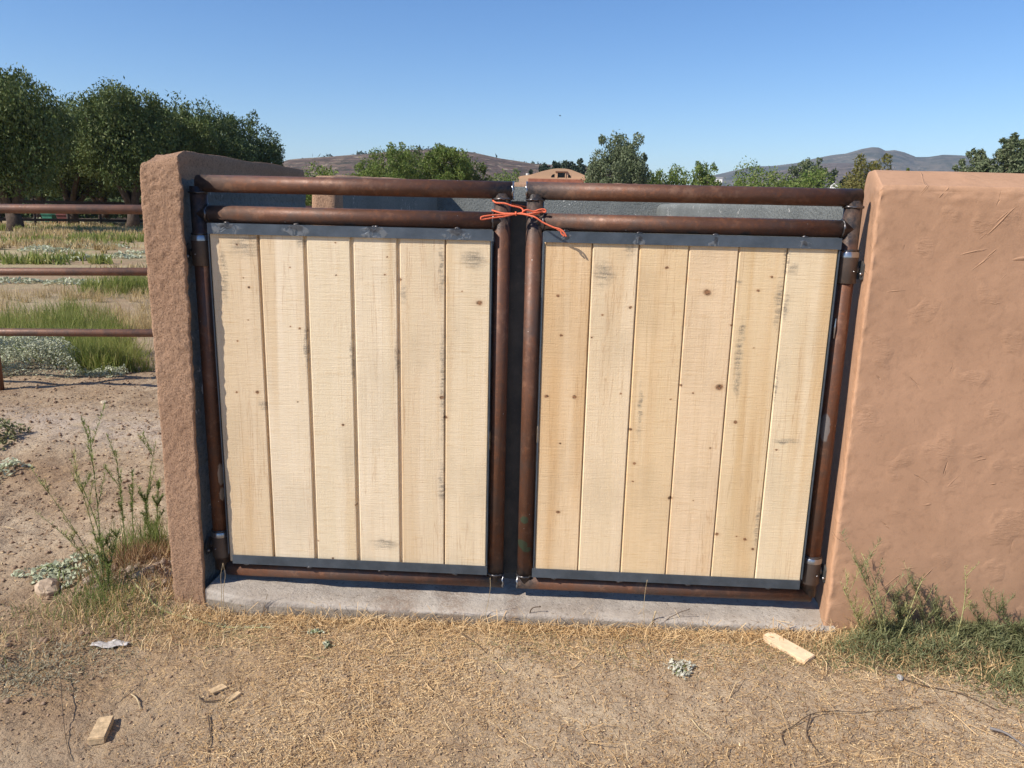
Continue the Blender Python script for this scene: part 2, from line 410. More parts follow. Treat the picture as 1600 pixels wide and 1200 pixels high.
# ------------------------------------------------------------------ ground sheet
def axis_coords(fine0, fine1, step, lo, hi, grow):
    a = list(np.arange(fine0, fine1 + 1e-6, step)); s = step
    while a[-1] < hi: s *= grow; a.append(a[-1] + s)
    s = step; b = []
    x = fine0
    while x > lo: s *= grow; x -= s; b.append(x)
    return np.array(b[::-1] + a)
def bumpf(P, cx, cy, rx, ry): return np.exp(-(((P[:, 0] - cx) / rx) ** 2 + ((P[:, 1] - cy) / ry) ** 2))
def ground_h(P):
    P = np.asarray(P, float)[:, :2]
    h = noise(P, 0.9, 3, 3) * 0.016 + noise(P, 6, 3, 5) * 0.009 + noise(P, 28, 2, 9) * 0.0045
    h += (noise(P, 4.5, 3, 41) * 0.022 + noise(P, 13, 2, 42) * 0.010) * np.clip((-1.45 - P[:, 0]) * 3, 0, 1)
    near = 1 / (1 + np.exp(-(np.abs(P[:, 1] - 0) - 0.25) * 12))
    h += np.clip(P[:, 0], -2.2, 2.2) * 0.011 * np.clip(1.5 - np.abs(P[:, 1]), 0, 1)
    inner = (np.abs(P[:, 0]) < 1.25) & (P[:, 1] > -0.2)
    h = np.where(inner & (P[:, 1] > -0.13), -0.01, h)
    h += noise(P, 55, 1, 13) * 0.0022
    h += 0.055 * bumpf(P, 1.75, -0.06, 0.5, 0.16) * (P[:, 0] > 0.9)
    h += 0.05 * bumpf(P, -1.60, 0.12, 0.22, 0.22) + 0.03 * bumpf(P, -1.45, -0.02, 0.12, 0.2)
    # curved wheel rut in the dirt beside the pillar
    dd = np.abs(np.hypot(P[:, 0] + 3.3, P[:, 1] + 1.6) - 1.75)
    h -= 0.022 * np.exp(-(dd / 0.05) ** 2) * (P[:, 0] < -1.5); h += 0.014 * np.exp(-((dd - 0.11) / 0.05) ** 2) * (P[:, 0] < -1.5)
    h += noise(P, 0.25, 2, 21) * 0.05 * np.clip((P[:, 1] - 2.5) / 4, 0, 1)
    return h
gx = axis_coords(-3.0, 2.8, 0.0125, -9000, 9000, 1.045)
gy = axis_coords(-1.35, 0.9, 0.0125, -9000, 9000, 1.045)
X, Y = np.meshgrid(gx, gy)
Pg = np.column_stack([X.ravel(), Y.ravel()])
Hg = ground_h(Pg); rr_ = np.hypot(Pg[:, 0], Pg[:, 1]); Hg = np.where(rr_ > 120, 0, Hg)
nx, ny = len(gx), len(gy)
idx = np.arange(nx * ny).reshape(ny, nx)
Fg = np.column_stack([idx[:-1, :-1].ravel(), idx[:-1, 1:].ravel(), idx[1:, 1:].ravel(), idx[1:, :-1].ravel()])
g = obj('ground', np.column_stack([Pg, Hg]), Fg, GROUND, smooth=True)
tag(g, 'dry brown dirt ground strewn with straw', kind='structure')
def gh(x, y): return float(ground_h(np.array([[x, y]]))[0])

# ------------------------------------------------------------------ hills
def brown_hill_mat(name, a, b, dark, pale, s=0.02, rocks=0.62):
    t = NT(name)
    c = t.mix(t.rng(t.noise(s, 5, 0.6), 0.42, 0.58), a, b)
    c = t.mix(t.rng(t.noise(s * 6, 7, 0.85), 0.49, 0.54, 0, 0.9), c, dark)
    c = t.mix(t.rng(t.noise(s * 5, 6, 0.75, t.map((1, 1, 3), loc=(40, 3, 9))), rocks, rocks + 0.05, 0, 0.8), c, pale)
    return t.done(c, 0.95, t.bump(t.noise(s * 6, 5, 0.7), 6.0, 0.7), spec=0.05)
def ridge(name, prof, dist, depth, label, mat, rough=1.0, seed=0, steps=240, front=0.55):
    us = np.linspace(prof[0][0], prof[-1][0], steps)
    vs = np.interp(us, [p[0] for p in prof], [p[1] for p in prof])
    rows = 26; V = []
    for j in range(rows):
        t = j / (rows - 1) * 1.6        # 1.0 = crest
        d = dist + (t - 1) * depth
        sh = (math.sin(min(t, 1) * math.pi / 2) ** 1.2) if t <= 1 else math.cos((t - 1) / 0.6 * math.pi / 2)
        for u, v in zip(us, vs):
            p = far(u, d); zc = zfar(u, v, dist)
            V.append((p.x, p.y, max(zc, 0) * sh - 1.0))
    V = np.array(V); n3 = noise(V[:, :2], 12.0 / dist, 4, seed) * zfar(800, 300, dist) * 0.5 * rough
    jj = np.repeat(np.arange(rows), steps) / (rows - 1) * 1.6
    V[:, 2] += n3 * np.clip(np.sin(np.clip(jj, 0, 1.6) / 1.6 * math.pi), 0, 1) * 0.8
    i = np.arange(steps * rows).reshape(rows, steps)
    F = np.column_stack([i[:-1, :-1].ravel(), i[:-1, 1:].ravel(), i[1:, 1:].ravel(), i[1:, :-1].ravel()])
    o = obj(name, V, F, mat, smooth=True); tag(o, label, kind='structure'); return o
HILLM = brown_hill_mat('brown hillside', (0.13, 0.085, 0.065), (0.21, 0.15, 0.10), (0.045, 0.042, 0.028), (0.42, 0.33, 0.23), 0.012, 0.57)
MTNM = brown_hill_mat('far mountain slopes', (0.10, 0.095, 0.07), (0.15, 0.125, 0.09), (0.05, 0.055, 0.035), (0.36, 0.31, 0.25), 0.004, 0.60)
RDGM = brown_hill_mat('boulder ridge slopes', (0.13, 0.10, 0.08), (0.17, 0.13, 0.10), (0.06, 0.05, 0.035), (0.42, 0.36, 0.30), 0.008, 0.58)
ridge('hill', [(250, 285), (340, 275), (420, 263), (455, 252), (500, 247), (560, 243), (620, 239), (680, 236), (735, 241), (780, 250), (830, 257), (880, 259), (930, 262), (990, 272), (1050, 290), (1120, 318)], 900, 420, 'brown scrubby hill behind the trees left of centre', HILLM, 0.25, 3)
ridge('mountain', [(1010, 322), (1060, 300), (1090, 285), (1110, 275), (1140, 268), (1170, 262), (1200, 261), (1237, 256), (1262, 249), (1290, 243), (1312, 240), (1335, 233), (1350, 231), (1362, 232), (1372, 237), (1386, 236), (1402, 240), (1420, 247), (1440, 247), (1460, 244), (1490, 245), (1530, 249), (1600, 256), (1700, 262), (1900, 300)], 3200, 1100, 'blue-grey mountain on the horizon at the right', MTNM, 0.3, 8)
ridge('mountain_ridge', [(1090, 335), (1150, 285), (1175, 273), (1210, 266), (1240, 263), (1262, 256), (1290, 253), (1325, 254), (1360, 262), (1420, 270), (1500, 276), (1620, 290), (1700, 335)], 2100, 600, 'boulder-strewn brown ridge below the far mountain', RDGM, 0.4, 15)

# ------------------------------------------------------------------ haze
hz = NT('haze'); pv = hz.n('ShaderNodeVolumePrincipled', {'Color': (0.62, 0.78, 1.0), 'Density': 1.25e-4, 'Anisotropy': 0.1})
hz.t.links.new(pv.outputs[0], hz.out.inputs['Volume'])
hb = MB(); hb.box(-5200, 5200, -1200, 5200, -3.0, 285.0)
tag(hb.build('haze', hz.m), 'thin blue haze over the whole valley', kind='stuff')

# ------------------------------------------------------------------ walls
def rbox(x0, x1, y0, y1, z0, z1, step, r, amp, nscale, seed, rtop=None, ystep=None, extra=None):
    """box with rounded edges, hand-plastered unevenness"""
    def ax(a, b, s):
        n = max(2, int(round((b - a) / s))); base = np.linspace(a, b, n + 1)
        ed = np.array([0.08, 0.25, 0.45, 0.7, 1.0]) * r
        return np.unique(np.round(np.concatenate([base, a + ed, b - ed]), 5))
    xs, ys, zs = ax(x0, x1, step), ax(y0, y1, ystep or step), ax(z0, z1, step)
    V = []; F = []; key = {}
    def face(A, B, mk, flip):
        a, b = np.meshgrid(A, B, indexing='ij'); P = mk(a.ravel(), b.ravel()); off = sum(len(v) for v in V)
        V.append(P); na, nb = len(A), len(B); i = np.arange(na * nb).reshape(na, nb) + off
        q = np.column_stack([i[:-1, :-1].ravel(), i[1:, :-1].ravel(), i[1:, 1:].ravel(), i[:-1, 1:].ravel()])
        F.append(q[:, ::-1] if flip else q)
    face(xs, zs, lambda a, b: np.column_stack([a, np.full_like(a, y0), b]), False)
    face(xs, zs, lambda a, b: np.column_stack([a, np.full_like(a, y1), b]), True)
    face(ys, zs, lambda a, b: np.column_stack([np.full_like(a, x0), a, b]), True)
    face(ys, zs, lambda a, b: np.column_stack([np.full_like(a, x1), a, b]), False)
    face(xs, ys, lambda a, b: np.column_stack([a, b, np.full_like(a, z1)]), False)
    face(xs, ys, lambda a, b: np.column_stack([a, b, np.full_like(a, z0)]), True)
    V = np.concatenate(V); F = np.concatenate(F)
    R = np.array([r, r, rtop or r]); lo = np.array([x0, y0, z0]) + R; hi = np.array([x1, y1, z1]) - R
    lo[2] = z0
    lo2, hi2 = np.minimum(lo, hi), np.maximum(lo, hi); mid = (lo + hi) / 2
    for k in range(3):
        if lo[k] > hi[k]: lo2[k] = hi2[k] = mid[k]
    q = np.clip(V, lo2, hi2); d = (V - q) / R; L = np.linalg.norm(d, axis=1); L[L == 0] = 1
    dn = d / L[:, None]; m = np.max(np.abs(d), axis=1)[:, None]
    P = q + dn * R * m; N = dn
    P = P + N * (noise(P, nscale, 3, seed) * amp)[:, None] + N * (noise(P, 2.2, 2, seed + 4) * amp * 1.1)[:, None]
    if extra: P = extra(P, N)
    # weld seams
    kk = np.round(V * 1e5).astype(np.int64); _, first, inv = np.unique(kk, axis=0, return_index=True, return_inverse=True)
    inv = inv.ravel(); return P[first], inv[F]

def wall_obj(args, mat, parent_or_none, name, **kw):
    V, F = rbox(*args); return obj(name, V, F, mat, parent_or_none, smooth=True, **kw)

def rough_l(P, N):
    # spray-on rough coat, coarser toward the top of the pillar
    a = 0.0028 * (0.55 + 0.6 * np.clip(P[:, 2] / 1.6, 0, 1))
    n_ = noise(P * np.array([1, 1, 0.75]), 62, 2, 31, 0.6); front = (P[:, 1] < 0.1)
    P = P + N * (n_ * a * 1.15)[:, None] * front[:, None]
    # the reveal runs back at a slant behind the hinge pipe; the pillar narrows a touch toward its foot
    right = np.clip((P[:, 0] + 1.23) / 0.08, 0, 1)
    P[:, 0] -= right * (0.036 * np.clip((P[:, 1] + 0.095) / 0.07, 0, 1) + 0.028 * np.clip((1.65 - P[:, 2]) / 1.65, 0, 1) * np.clip((0.1 - P[:, 1]) / 0.2, 0, 1))
    P[:, 0] += noise(P * np.array([0, 0, 1.0]), 9, 3, 33) * 0.006 * right + noise(P * np.array([0, 0, 1.0]), 40, 2, 34) * 0.003 * right
    # the top rises from the outer edge to the crest
    top = np.clip((P[:, 2] - 1.45) / 0.2, 0, 1) ** 2
    P[:, 2] -= top * 0.022 * np.clip((-1.17 - P[:, 0]) / 0.1, 0, 1)
    P[:, 2] -= top * 0.03 * np.clip((0.02 - P[:, 1]) / 0.08, 0, 1)
    return P
V, F = rbox(-1.306, -1.152, -0.095, 1.36, -0.06, 1.70, 0.0048, 0.014, 0.004, 14, 1, rtop=0.05, ystep=0.012, extra=rough_l)
lw = obj('stucco_wall', V, F, STUCCO_L, smooth=True)
# bare gray render inside; it also covers the reveal to darken its shade
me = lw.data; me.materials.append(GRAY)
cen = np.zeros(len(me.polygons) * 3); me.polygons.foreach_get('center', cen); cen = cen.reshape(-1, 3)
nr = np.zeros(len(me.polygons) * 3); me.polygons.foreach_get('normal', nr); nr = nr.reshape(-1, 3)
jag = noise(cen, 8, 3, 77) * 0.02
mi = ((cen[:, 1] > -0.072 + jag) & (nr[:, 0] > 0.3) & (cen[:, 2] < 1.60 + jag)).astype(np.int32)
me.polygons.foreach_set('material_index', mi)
tag(lw, 'rough tan stucco end wall on the left that the left gate hinges on', 'wall')

# far walls of the enclosure: a side run beyond the opening and the back wall
ew = empty('stucco_wall', (0.3, 5.95, 0), 'grey plastered back wall of the enclosure with a tan top, seen through the gate', 'wall')
V, F = rbox(-1.32, -1.15, 1.84, 5.80, -0.06, 1.685, 0.05, 0.05, 0.008, 8, 5, rtop=0.06)
V[:, 2] += np.clip((V[:, 1] - 1.84) / 4, 0, 1) * 0.11 * np.clip(V[:, 2], 0, 1)
s2 = obj('side_run', V, F, STUCCO_L, ew, smooth=True)
V, F = rbox(-1.32, 3.2, 5.82, 6.08, -0.06, 1.80, 0.045, 0.05, 0.010, 9, 6, rtop=0.06)
bw = obj('back_run', V, F, STUCCO_L, ew, smooth=True)
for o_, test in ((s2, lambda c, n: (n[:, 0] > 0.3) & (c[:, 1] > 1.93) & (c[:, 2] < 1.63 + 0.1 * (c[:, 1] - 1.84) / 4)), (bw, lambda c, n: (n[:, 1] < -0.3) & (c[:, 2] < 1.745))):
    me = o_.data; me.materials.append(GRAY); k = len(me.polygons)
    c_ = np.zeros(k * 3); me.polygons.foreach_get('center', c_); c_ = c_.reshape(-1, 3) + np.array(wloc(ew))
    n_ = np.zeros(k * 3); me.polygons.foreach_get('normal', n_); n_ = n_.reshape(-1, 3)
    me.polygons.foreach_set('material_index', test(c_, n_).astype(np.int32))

def right_extra(P, N):
    top = np.clip((P[:, 2] - 1.47) / 0.2, 0, 1) ** 1.5
    P[:, 2] -= top * 0.055 * np.clip((0.06 - P[:, 1]) / 0.16, 0, 1)
    # plaster swells at the foot and leans a little away to the right
    P[:, 1] += (P[:, 0] - 1.19) * 0.035
    lf = np.clip((1.25 - P[:, 0]) / 0.06, 0, 1); P[:, 0] += lf * 0.22 * np.clip(P[:, 1] + 0.125, 0, 1)
    ed = np.exp(-((P[:, 0] - 1.18) / 0.03) ** 2) * (np.abs(P[:, 1] + 0.11) < 0.06)
    P = P + N * (noise(P, 55, 3, 44, 0.7) * 0.006 * ed + noise(P * np.array([0, 0, 1.0]), 11, 3, 46) * 0.004 * ed)[:, None]
    ed2 = np.exp(-((P[:, 2] - 1.60) / 0.03) ** 2) * (P[:, 1] < 0.0)
    P = P + N * (noise(P * np.array([0.5, 1, 1]), 45, 3, 45, 0.7) * 0.006 * ed2)[:, None]
    foot = np.clip((0.16 - P[:, 2]) / 0.2, 0, 1) ** 2
    P[:, 0] -= foot * 0.018 * (P[:, 0] < 1.3)
    # trowel ledges
    return P
V, F = rbox(1.172, 4.3, -0.125, 0.19, -0.08, 1.678, 0.012, 0.012, 0.0030, 5, 12, rtop=0.075, ystep=0.02, extra=right_extra)
rw = obj('stucco_wall', V, F, STUCCO_R, smooth=True)
tag(rw, 'smooth orange-brown trowelled stucco wall at the right of the gate', 'wall')
V, F = rbox(1.22, 1.42, 0.20, 5.80, -0.06, 1.60, 0.06, 0.05, 0.008, 8, 15, rtop=0.06)
obj('side_run', V, F, GRAY, ew, smooth=True)

# ------------------------------------------------------------------ concrete sill
xs = np.linspace(-1.165, 1.205, 200)
prof = [(-0.150, -0.08), (-0.150, 0.010), (-0.149, 0.034), (-0.146, 0.041), (-0.140, 0.044), (-0.10, 0.044), (-0.05, 0.042), (0.0, 0.040), (0.06, 0.040), (0.12, 0.040), (0.16, 0.03), (0.17, -0.08)]
V = []
for x in xs:
    lift = 0.018 * max(0, (-0.55 - x) / 0.5) ** 1.2 if x < -0.55 else 0.0
    for (y, z) in prof:
        V.append((x, y + 0.006 * math.sin(x * 2.3) + (0.03 * max(0, (-1.0 - x) / 0.16) if y < -0.1 else 0), z + (lift if z > 0.02 else 0)))
V = np.array(V); n_ = noise(V, 9, 3, 61) * 0.007 + noise(V, 45, 2, 62) * 0.0022
V[:, 2] += np.where(V[:, 2] > 0.0, n_, 0); V[:, 1] += np.where(V[:, 1] < -0.1, noise(V, 22, 3, 63) * 0.006, 0)
k = len(prof); i = np.arange(len(V)).reshape(len(xs), k)
F = np.column_stack([i[:-1, :-1].ravel(), i[1:, :-1].ravel(), i[1:, 1:].ravel(), i[:-1, 1:].ravel()])
F = [list(f) for f in F] + [list(i[0])[::-1], list(i[-1])]
tag(obj('concrete_sill', V, F, CONC, smooth=False), 'low pale concrete threshold slab on the ground under the double gate', 'threshold')
for p in bpy.data.objects['concrete_sill'].data.polygons: p.use_smooth = len(p.vertices) == 4

# ------------------------------------------------------------------ the gate leaves
RP = 0.0302
def ring(c, axis, r, tr, seed, arc=(0, 2 * math.pi), n=26):
    """lumpy weld bead round a joint"""
    rs = random.Random(seed); c = Vector(c); a = Vector(axis).normalized(); u = a.orthogonal().normalized(); w = a.cross(u)
    pts = []; rr = []
    for i in range(n + 1):
        t = arc[0] + (arc[1] - arc[0]) * i / n
        pts.append(c + (u * math.cos(t) + w * math.sin(t)) * (r + rs.uniform(-.001, .0015)) + a * rs.uniform(-.002, .002)); rr.append(tr * rs.uniform(0.65, 1.3))
    return pts, rr

def hollow(mb, p0, p1, r, seg=28, n=2, t=0.005, bend=None):
    p0, p1 = Vector(p0), Vector(p1); a = (p1 - p0).normalized(); u = Vector((0, -1, 0)) if abs(a.y) < 0.9 else Vector((1, 0, 0)); w = a.cross(u)
    V = []
    order = [(p0, r - t), (p0, r)] + [(p0.lerp(p1, i / n), r) for i in range(1, n)] + [(p1, r), (p1, r - t)]
    # inner return a short way into the pipe
    order = [(p0 + a * min(0.12, (p1 - p0).length * .45), r - t)] + order + [(p1 - a * min(0.12, (p1 - p0).length * .45), r - t)]
    for c, q in order:
        for k in range(seg):
            th = 2 * math.pi * k / seg; V.append(tuple(c + (u * math.cos(th) + w * math.sin(th)) * q))
    F = []
    for i in range(len(order) - 1):
        for k in range(seg):
            A = i * seg + k; B = i * seg + (k + 1) % seg; F.append([A, A + seg, B + seg, B])
    F.append([k for k in range(seg)]); F.append([(len(order) - 1) * seg + k for k in range(seg)][::-1])
    mb.add(V, F); return mb

def sm(o):
    me = o.data
    me.polygons.foreach_set('use_smooth', [len(p.vertices) == 4 for p in me.polygons])
    return o

Z_TOP, Z_SEC, Z_BOT = 1.581, 1.476, 0.105
YP = -0.036    # front of the planks
def leaf(side):
    L = side < 0
    xo, xi = (-1.142, -0.058) if L else (1.142, 0.057)
    xt0, xt1 = (-1.142, -0.022) if L else (0.026, 1.163)
    root = empty('gate_leaf', ((xo + xi) / 2, 0, 0.05),
                 'left leaf of the rusty pipe gate, six pale planks with wide dark joints' if L else 'right leaf of the rusty pipe gate, six knotty planks in tight joints',
                 'gate', 'two leaves of the pipe and plank gate')
    cx = (xo + xi) / 2
    def W(lst): return [(x - cx, z - 0.05, rx, rz) for x, z, rx, rz in lst]
    wl = W([(xi, Z_TOP - 0.02, 0.10, 0.07), (xo, Z_SEC, 0.10, 0.10), (xi, Z_SEC, 0.07, 0.05), (xo, Z_TOP, 0.09, 0.08), (xi, Z_BOT + 0.02, 0.07, 0.09), (xo, Z_BOT + 0.01, 0.08, 0.10),
            ((xo + xi) / 2, Z_SEC - 0.03, 0.04, 0.02), ((xo * 2 + xi) / 3, Z_SEC - 0.03, 0.03, 0.02)])
    if L: spots, sc = W([(-1.119, 0.50, 0.010, 0.05), (-1.119, 0.42, 0.008, 0.03)]), (0.42, 0.36, 0.30)
    else: spots, sc = W([(0.045, 0.27, 0.022, 0.022), (0.05, 0.37, 0.016, 0.018), (0.062, 0.25, 0.02, 0.012)]), (0.07, 0.12, 0.075)
    pm = pipe_mat('rusty pipe left leaf' if L else 'rusty pipe right leaf', spots, sc, wl)
    def P(name, p0, p1, mat=pm, open_=True, **kw):
        mb = MB(); hollow(mb, p0, p1, RP); return sm(mb.build(name, mat, root, **kw))
    P('top_rail', (xt0, 0, Z_TOP), (xt1, 0, Z_TOP))
    P('middle_rail', (min(xo, xi), 0, Z_SEC), (max(xo, xi), 0, Z_SEC))
    b0, b1 = (-1.12, -0.028) if L else (0.028, 1.150)
    P('bottom_rail', (b0, 0, Z_BOT), (b1, 0, Z_BOT))
    P('inner_stile', (xi, 0, Z_BOT), (xi, 0, Z_TOP - 0.012))
    hm = pm
    if not L:
        hm = pipe_mat('rusty hinge pipe', [(1.127 - cx, 0.72, 0.016, 0.055), (1.125 - cx, 0.745, 0.014, 0.035)], (0.20, 0.19, 0.185), wl)
    mb = MB(); hollow(mb, (xo, 0, Z_BOT + (0.0)), (xo, 0, Z_TOP - 0.01), RP); hp = sm(mb.build('hinge_stile', hm, root))
    if not L:
        mb = MB(); mb.tube([(1.118, -0.0275, 1.10), (1.117, -0.0283, 1.14), (1.118, -0.0275, 1.17)], [0.002, 0.0045, 0.002], 6)
        mb.build('scratch', SHINY, root)
    # weld beads at the joints
    s = 1 if L else -1
    joints = [((xi, 0, Z_TOP - 0.030), (0, 0, 1)), ((xi + 0.0, 0, Z_BOT + 0.030), (0, 0, 1)), ((xi - s * 0.030, 0, Z_SEC), (1, 0, 0)), ((xo + s * 0.031, 0, Z_SEC), (1, 0, 0)), ((xo, 0, Z_TOP - 0.031), (0, 0, 1))]
    for j, (c, a) in enumerate(joints):
        pts, rr = ring(c, a, RP + 0.0005, 0.0042, j + (0 if L else 9)); mb = MB(); mb.tube(pts, rr, 7); mb.build('weld_bead', WELD, root, smooth=True)
    # bright ground ends of the rails
    for (x, z) in ((xt1 if L else xt0, Z_TOP), (b1 if L else b0, Z_BOT)):
        pts, rr = ring((x, 0, z), (1, 0, 0), RP - 0.0022, 0.0030, 3); mb = MB(); mb.tube(pts, rr, 6); mb.build('rail_end_bead', SHINY, root, smooth=True)
    # hinge barrels
    for (z0, z1) in ((1.292, 1.401), (0.157, 0.262)):
        mb = MB(); r1 = 0.0365
        zs = [(z0, RP + 0.0005), (z0, r1 - 0.0015), (z0 + 0.0015, r1), (z1 - 0.024, r1), (z1 - 0.022, r1 + 0.0006), (z1 - 0.006, r1 - 0.001), (z1, r1 - 0.004), (z1 + 0.002, RP + 0.0005)]
        V = []; seg = 32
        for z, r in zs:
            for k in range(seg):
                a = 2 * math.pi * k / seg; V.append((xo + r * math.cos(a), r * math.sin(a), z))
        F = [[i * seg + k, i * seg + (k + 1) % seg, (i + 1) * seg + (k + 1) % seg, (i + 1) * seg + k] for i in range(len(zs) - 1) for k in range(seg)]
        mb.add(V, F); hb_ = sm(mb.build('hinge_barrel', BARREL, root))
        capz = z1 - 0.010
        V = []; q = [(capz - 0.009, r1 + 0.0012), (capz + 0.004, r1 + 0.0008), (capz + 0.010, r1 - 0.0022)]
        for z, r in q:
            for k in range(seg):
                a = 2 * math.pi * k / seg; V.append((xo + (r + random.uniform(-.0004, .0004)) * math.cos(a), r * math.sin(a), z))
        F = [[i * seg + k, i * seg + (k + 1) % seg, (i + 1) * seg + (k + 1) % seg, (i + 1) * seg + k] for i in range(2) for k in range(seg)]
        mb = MB(); mb.add(V, F); cb = sm(mb.build('barrel_collar', SHINY, hb_))
        pts, rr = ring((xo, 0, z1 + 0.004), (0, 0, 1), RP + 0.001, 0.0038, 5); mb = MB(); mb.tube(pts, rr, 7); mb.build('weld_bead', WELD, hb_, smooth=True)
        # grease nipple
        mb = MB(); px = xo + s * -0.002 + (0.012 if not L else -0.008); py = -math.sqrt(r1 ** 2 - (px - xo) ** 2)
        mb.tube([(px, py + 0.002, (z0 + z1) / 2 - 0.012), (px, py - 0.005, (z0 + z1) / 2 - 0.012)], [0.003, 0.002], 8); mb.build('grease_nipple', SHINY, hb_, smooth=True)
        # stud and square plate reaching into the wall
        zc = (z0 + z1) / 2 - 0.008; xw = xo - s * 0.047
        ht = obj('hinge_plate', *_plate(xw, zc, s), PLATE, root)
        mb = MB(); mb.tube([(xo - s * 0.030, 0.004, zc), (xw - s * 0.02, 0.004, zc)], 0.0075, 10); mb.build('hinge_stud', SHINY, ht, smooth=True)
        mb = MB(); mb.tube([(xw + s * 0.014, 0.004, zc), (xw + s * 0.005, 0.004, zc)], 0.0145, 6); mb.build('nut', SHINY, ht)
        mb = MB(); mb.tube([(xw + s * 0.004, -0.034, zc - 0.012), (xw + s * 0.012, -0.034, zc - 0.012)], 0.005, 8); mb.build('bolt', SHINY, ht, smooth=True)
    # angle-iron frame holding the planks
    bx0, bx1 = (-1.101, -0.088) if L else (0.089, 1.102)
    wx = [-1.03, -0.78, -0.50, -0.21] if L else [0.17, 0.42, 0.68, 0.98]
    AL = steel('mill scale angle iron', (0.062, 0.078, 0.096), (0.10, 0.122, 0.148), 0.42, 0.35,
               [(x - cx, 1.425 - 0.05, 0.055 if L else 0.022, 0.020) for x in (wx if L else wx)] if L else [(x - cx, 1.415 - 0.05, 0.02, 0.020) for x in wx])
    def angle(name, x0, x1, z0, z1, top):
        mb = MB(); mb.box(x0, x1, -0.0445, -0.0405, z0, z1)
        if top: mb.box(x0, x1, -0.0405, -0.006, z1 - 0.004, z1 - 0.0002)
        else: mb.box(x0, x1, -0.0405, -0.006, z0 + 0.0002, z0 + 0.004)
        return mb.build(name, AL, root)
    angle('top_angle_iron', bx0 + (0.002 if L else 0.0), bx1, 1.408, 1.4455, True)
    angle('bottom_angle_iron', bx0 + (0.018 if L else -0.004), bx1 - (0 if L else 0.008), 0.144, 0.180, False)
    for xa, xb in ((bx0 + 0.0005, bx0 + 0.004), (bx1 - 0.004, bx1 - 0.0005)):
        mb = MB(); mb.box(xa, xb, -0.040, -0.005, 0.182, 1.406); mb.build('side_angle_iron', AL, root)
    for x in wx:
        for z, yy in ((1.4475, -0.030), (0.141, -0.034)):
            rs = random.Random(int(x * 1000) + int(z * 10)); pts = [(x + 0.0045 * k - 0.012 + rs.uniform(-.002, .002), yy - 0.006 + rs.uniform(-.002, .002), z + rs.uniform(-.002, .002)) for k in range(6)]
            mb = MB(); mb.tube(pts, [0.002, 0.004, 0.005, 0.0045, 0.004, 0.002], 6); mb.build('tack_weld', WELD, root, smooth=True)
    # planks
    if L:
        edges = [-1.097, -0.920, -0.753, -0.586, -0.421, -0.253, -0.094]
        gap = [0.009, 0.012, 0.012, 0.011, 0.005]; yellow = 0
        tints = [(0.718, 0.554, 0.357), (0.795, 0.649, 0.452), (0.776, 0.635, 0.433), (0.795, 0.649, 0.447), (0.737, 0.583, 0.386), (0.766, 0.611, 0.404)]
    else:
        edges = [0.094, 0.260, 0.421, 0.592, 0.762, 0.927, 1.096]
        gap = [0.0035, 0.004, 0.003, 0.003, 0.003]
        tints = [(0.766, 0.563, 0.339), (0.776, 0.602, 0.386), (0.747, 0.549, 0.320), (0.766, 0.568, 0.353), (0.747, 0.559, 0.330), (0.776, 0.616, 0.396)]
    knots_px = [(370, 382, 3), (380, 434, 2), (389, 449, 3.5), (371, 533, 2.5), (370, 613, 3), (402, 613, 4.5), (453, 418, 2), (454, 510, 2.2), (468, 513, 3), (524, 379, 2.2), (525, 430, 2.5), (536, 664, 3.5), (601, 429, 2.5), (605, 402, 2), (625, 437, 4), (690, 621, 5.5), (696, 652, 5), (749, 473, 7), (722, 455, 2), (388, 500, 2), (465, 628, 2), (556, 789, 2), (497, 845, 2.5), (520, 872, 2.5)] if L else \
        [(872, 462, 4), (877, 524, 3.5), (854, 619, 5), (898, 620, 5.5), (875, 693, 2.5), (941, 492, 2.5), (985, 480, 4), (925, 527, 2.5), (1042, 418, 4), (1105, 457, 9), (1124, 605, 9), (1083, 614, 2.5), (1185, 454, 4), (1206, 433, 3.5), (1149, 660, 5), (1178, 544, 2), (1048, 624, 2), (985, 671, 4), (991, 724, 4.5), (989, 752, 2.5), (1047, 778, 5.5), (1064, 602, 3), (1143, 508, 3), (1120, 835, 5), (1164, 843, 4.5), (1151, 838, 2), (872, 800, 5), (970, 615, 2.5), (1176, 858, 4), (1213, 703, 3), (1110, 700, 2.5), (1083, 782, 2)]
    stains_px = [(385, 380, 40, 30), (350, 430, 8, 60), (412, 634, 10, 12), (478, 540, 5, 50), (692, 600, 6, 150), (690, 420, 5, 60), (630, 460, 9, 18), (740, 405, 25, 20), (620, 560, 5, 40), (690, 760, 7, 60), (550, 560, 4, 60), (600, 850, 30, 14), (470, 380, 10, 10)] if L else \
        [(945, 428, 22, 26), (1155, 555, 9, 70), (1153, 600, 7, 30), (1218, 470, 8, 60), (1228, 410, 5, 50), (1228, 480, 6, 25), (1160, 515, 8, 14), (1213, 600, 4, 50), (1183, 820, 5, 60), (1155, 440, 8, 6), (1000, 640, 5, 60), (985, 390, 14, 16), (1240, 420, 12, 12), (1225, 690, 30, 6)]
    def wp(lst):
        out = []
        for q in lst:
            p = at(q[0], q[1], 1, YP); k = (YP + 2.75) / FPX * 1.05
            out.append((p.x, p.z) + tuple(t_ * k for t_ in q[2:]))
        return out
    kn, st = wp(knots_px), wp(stains_px)
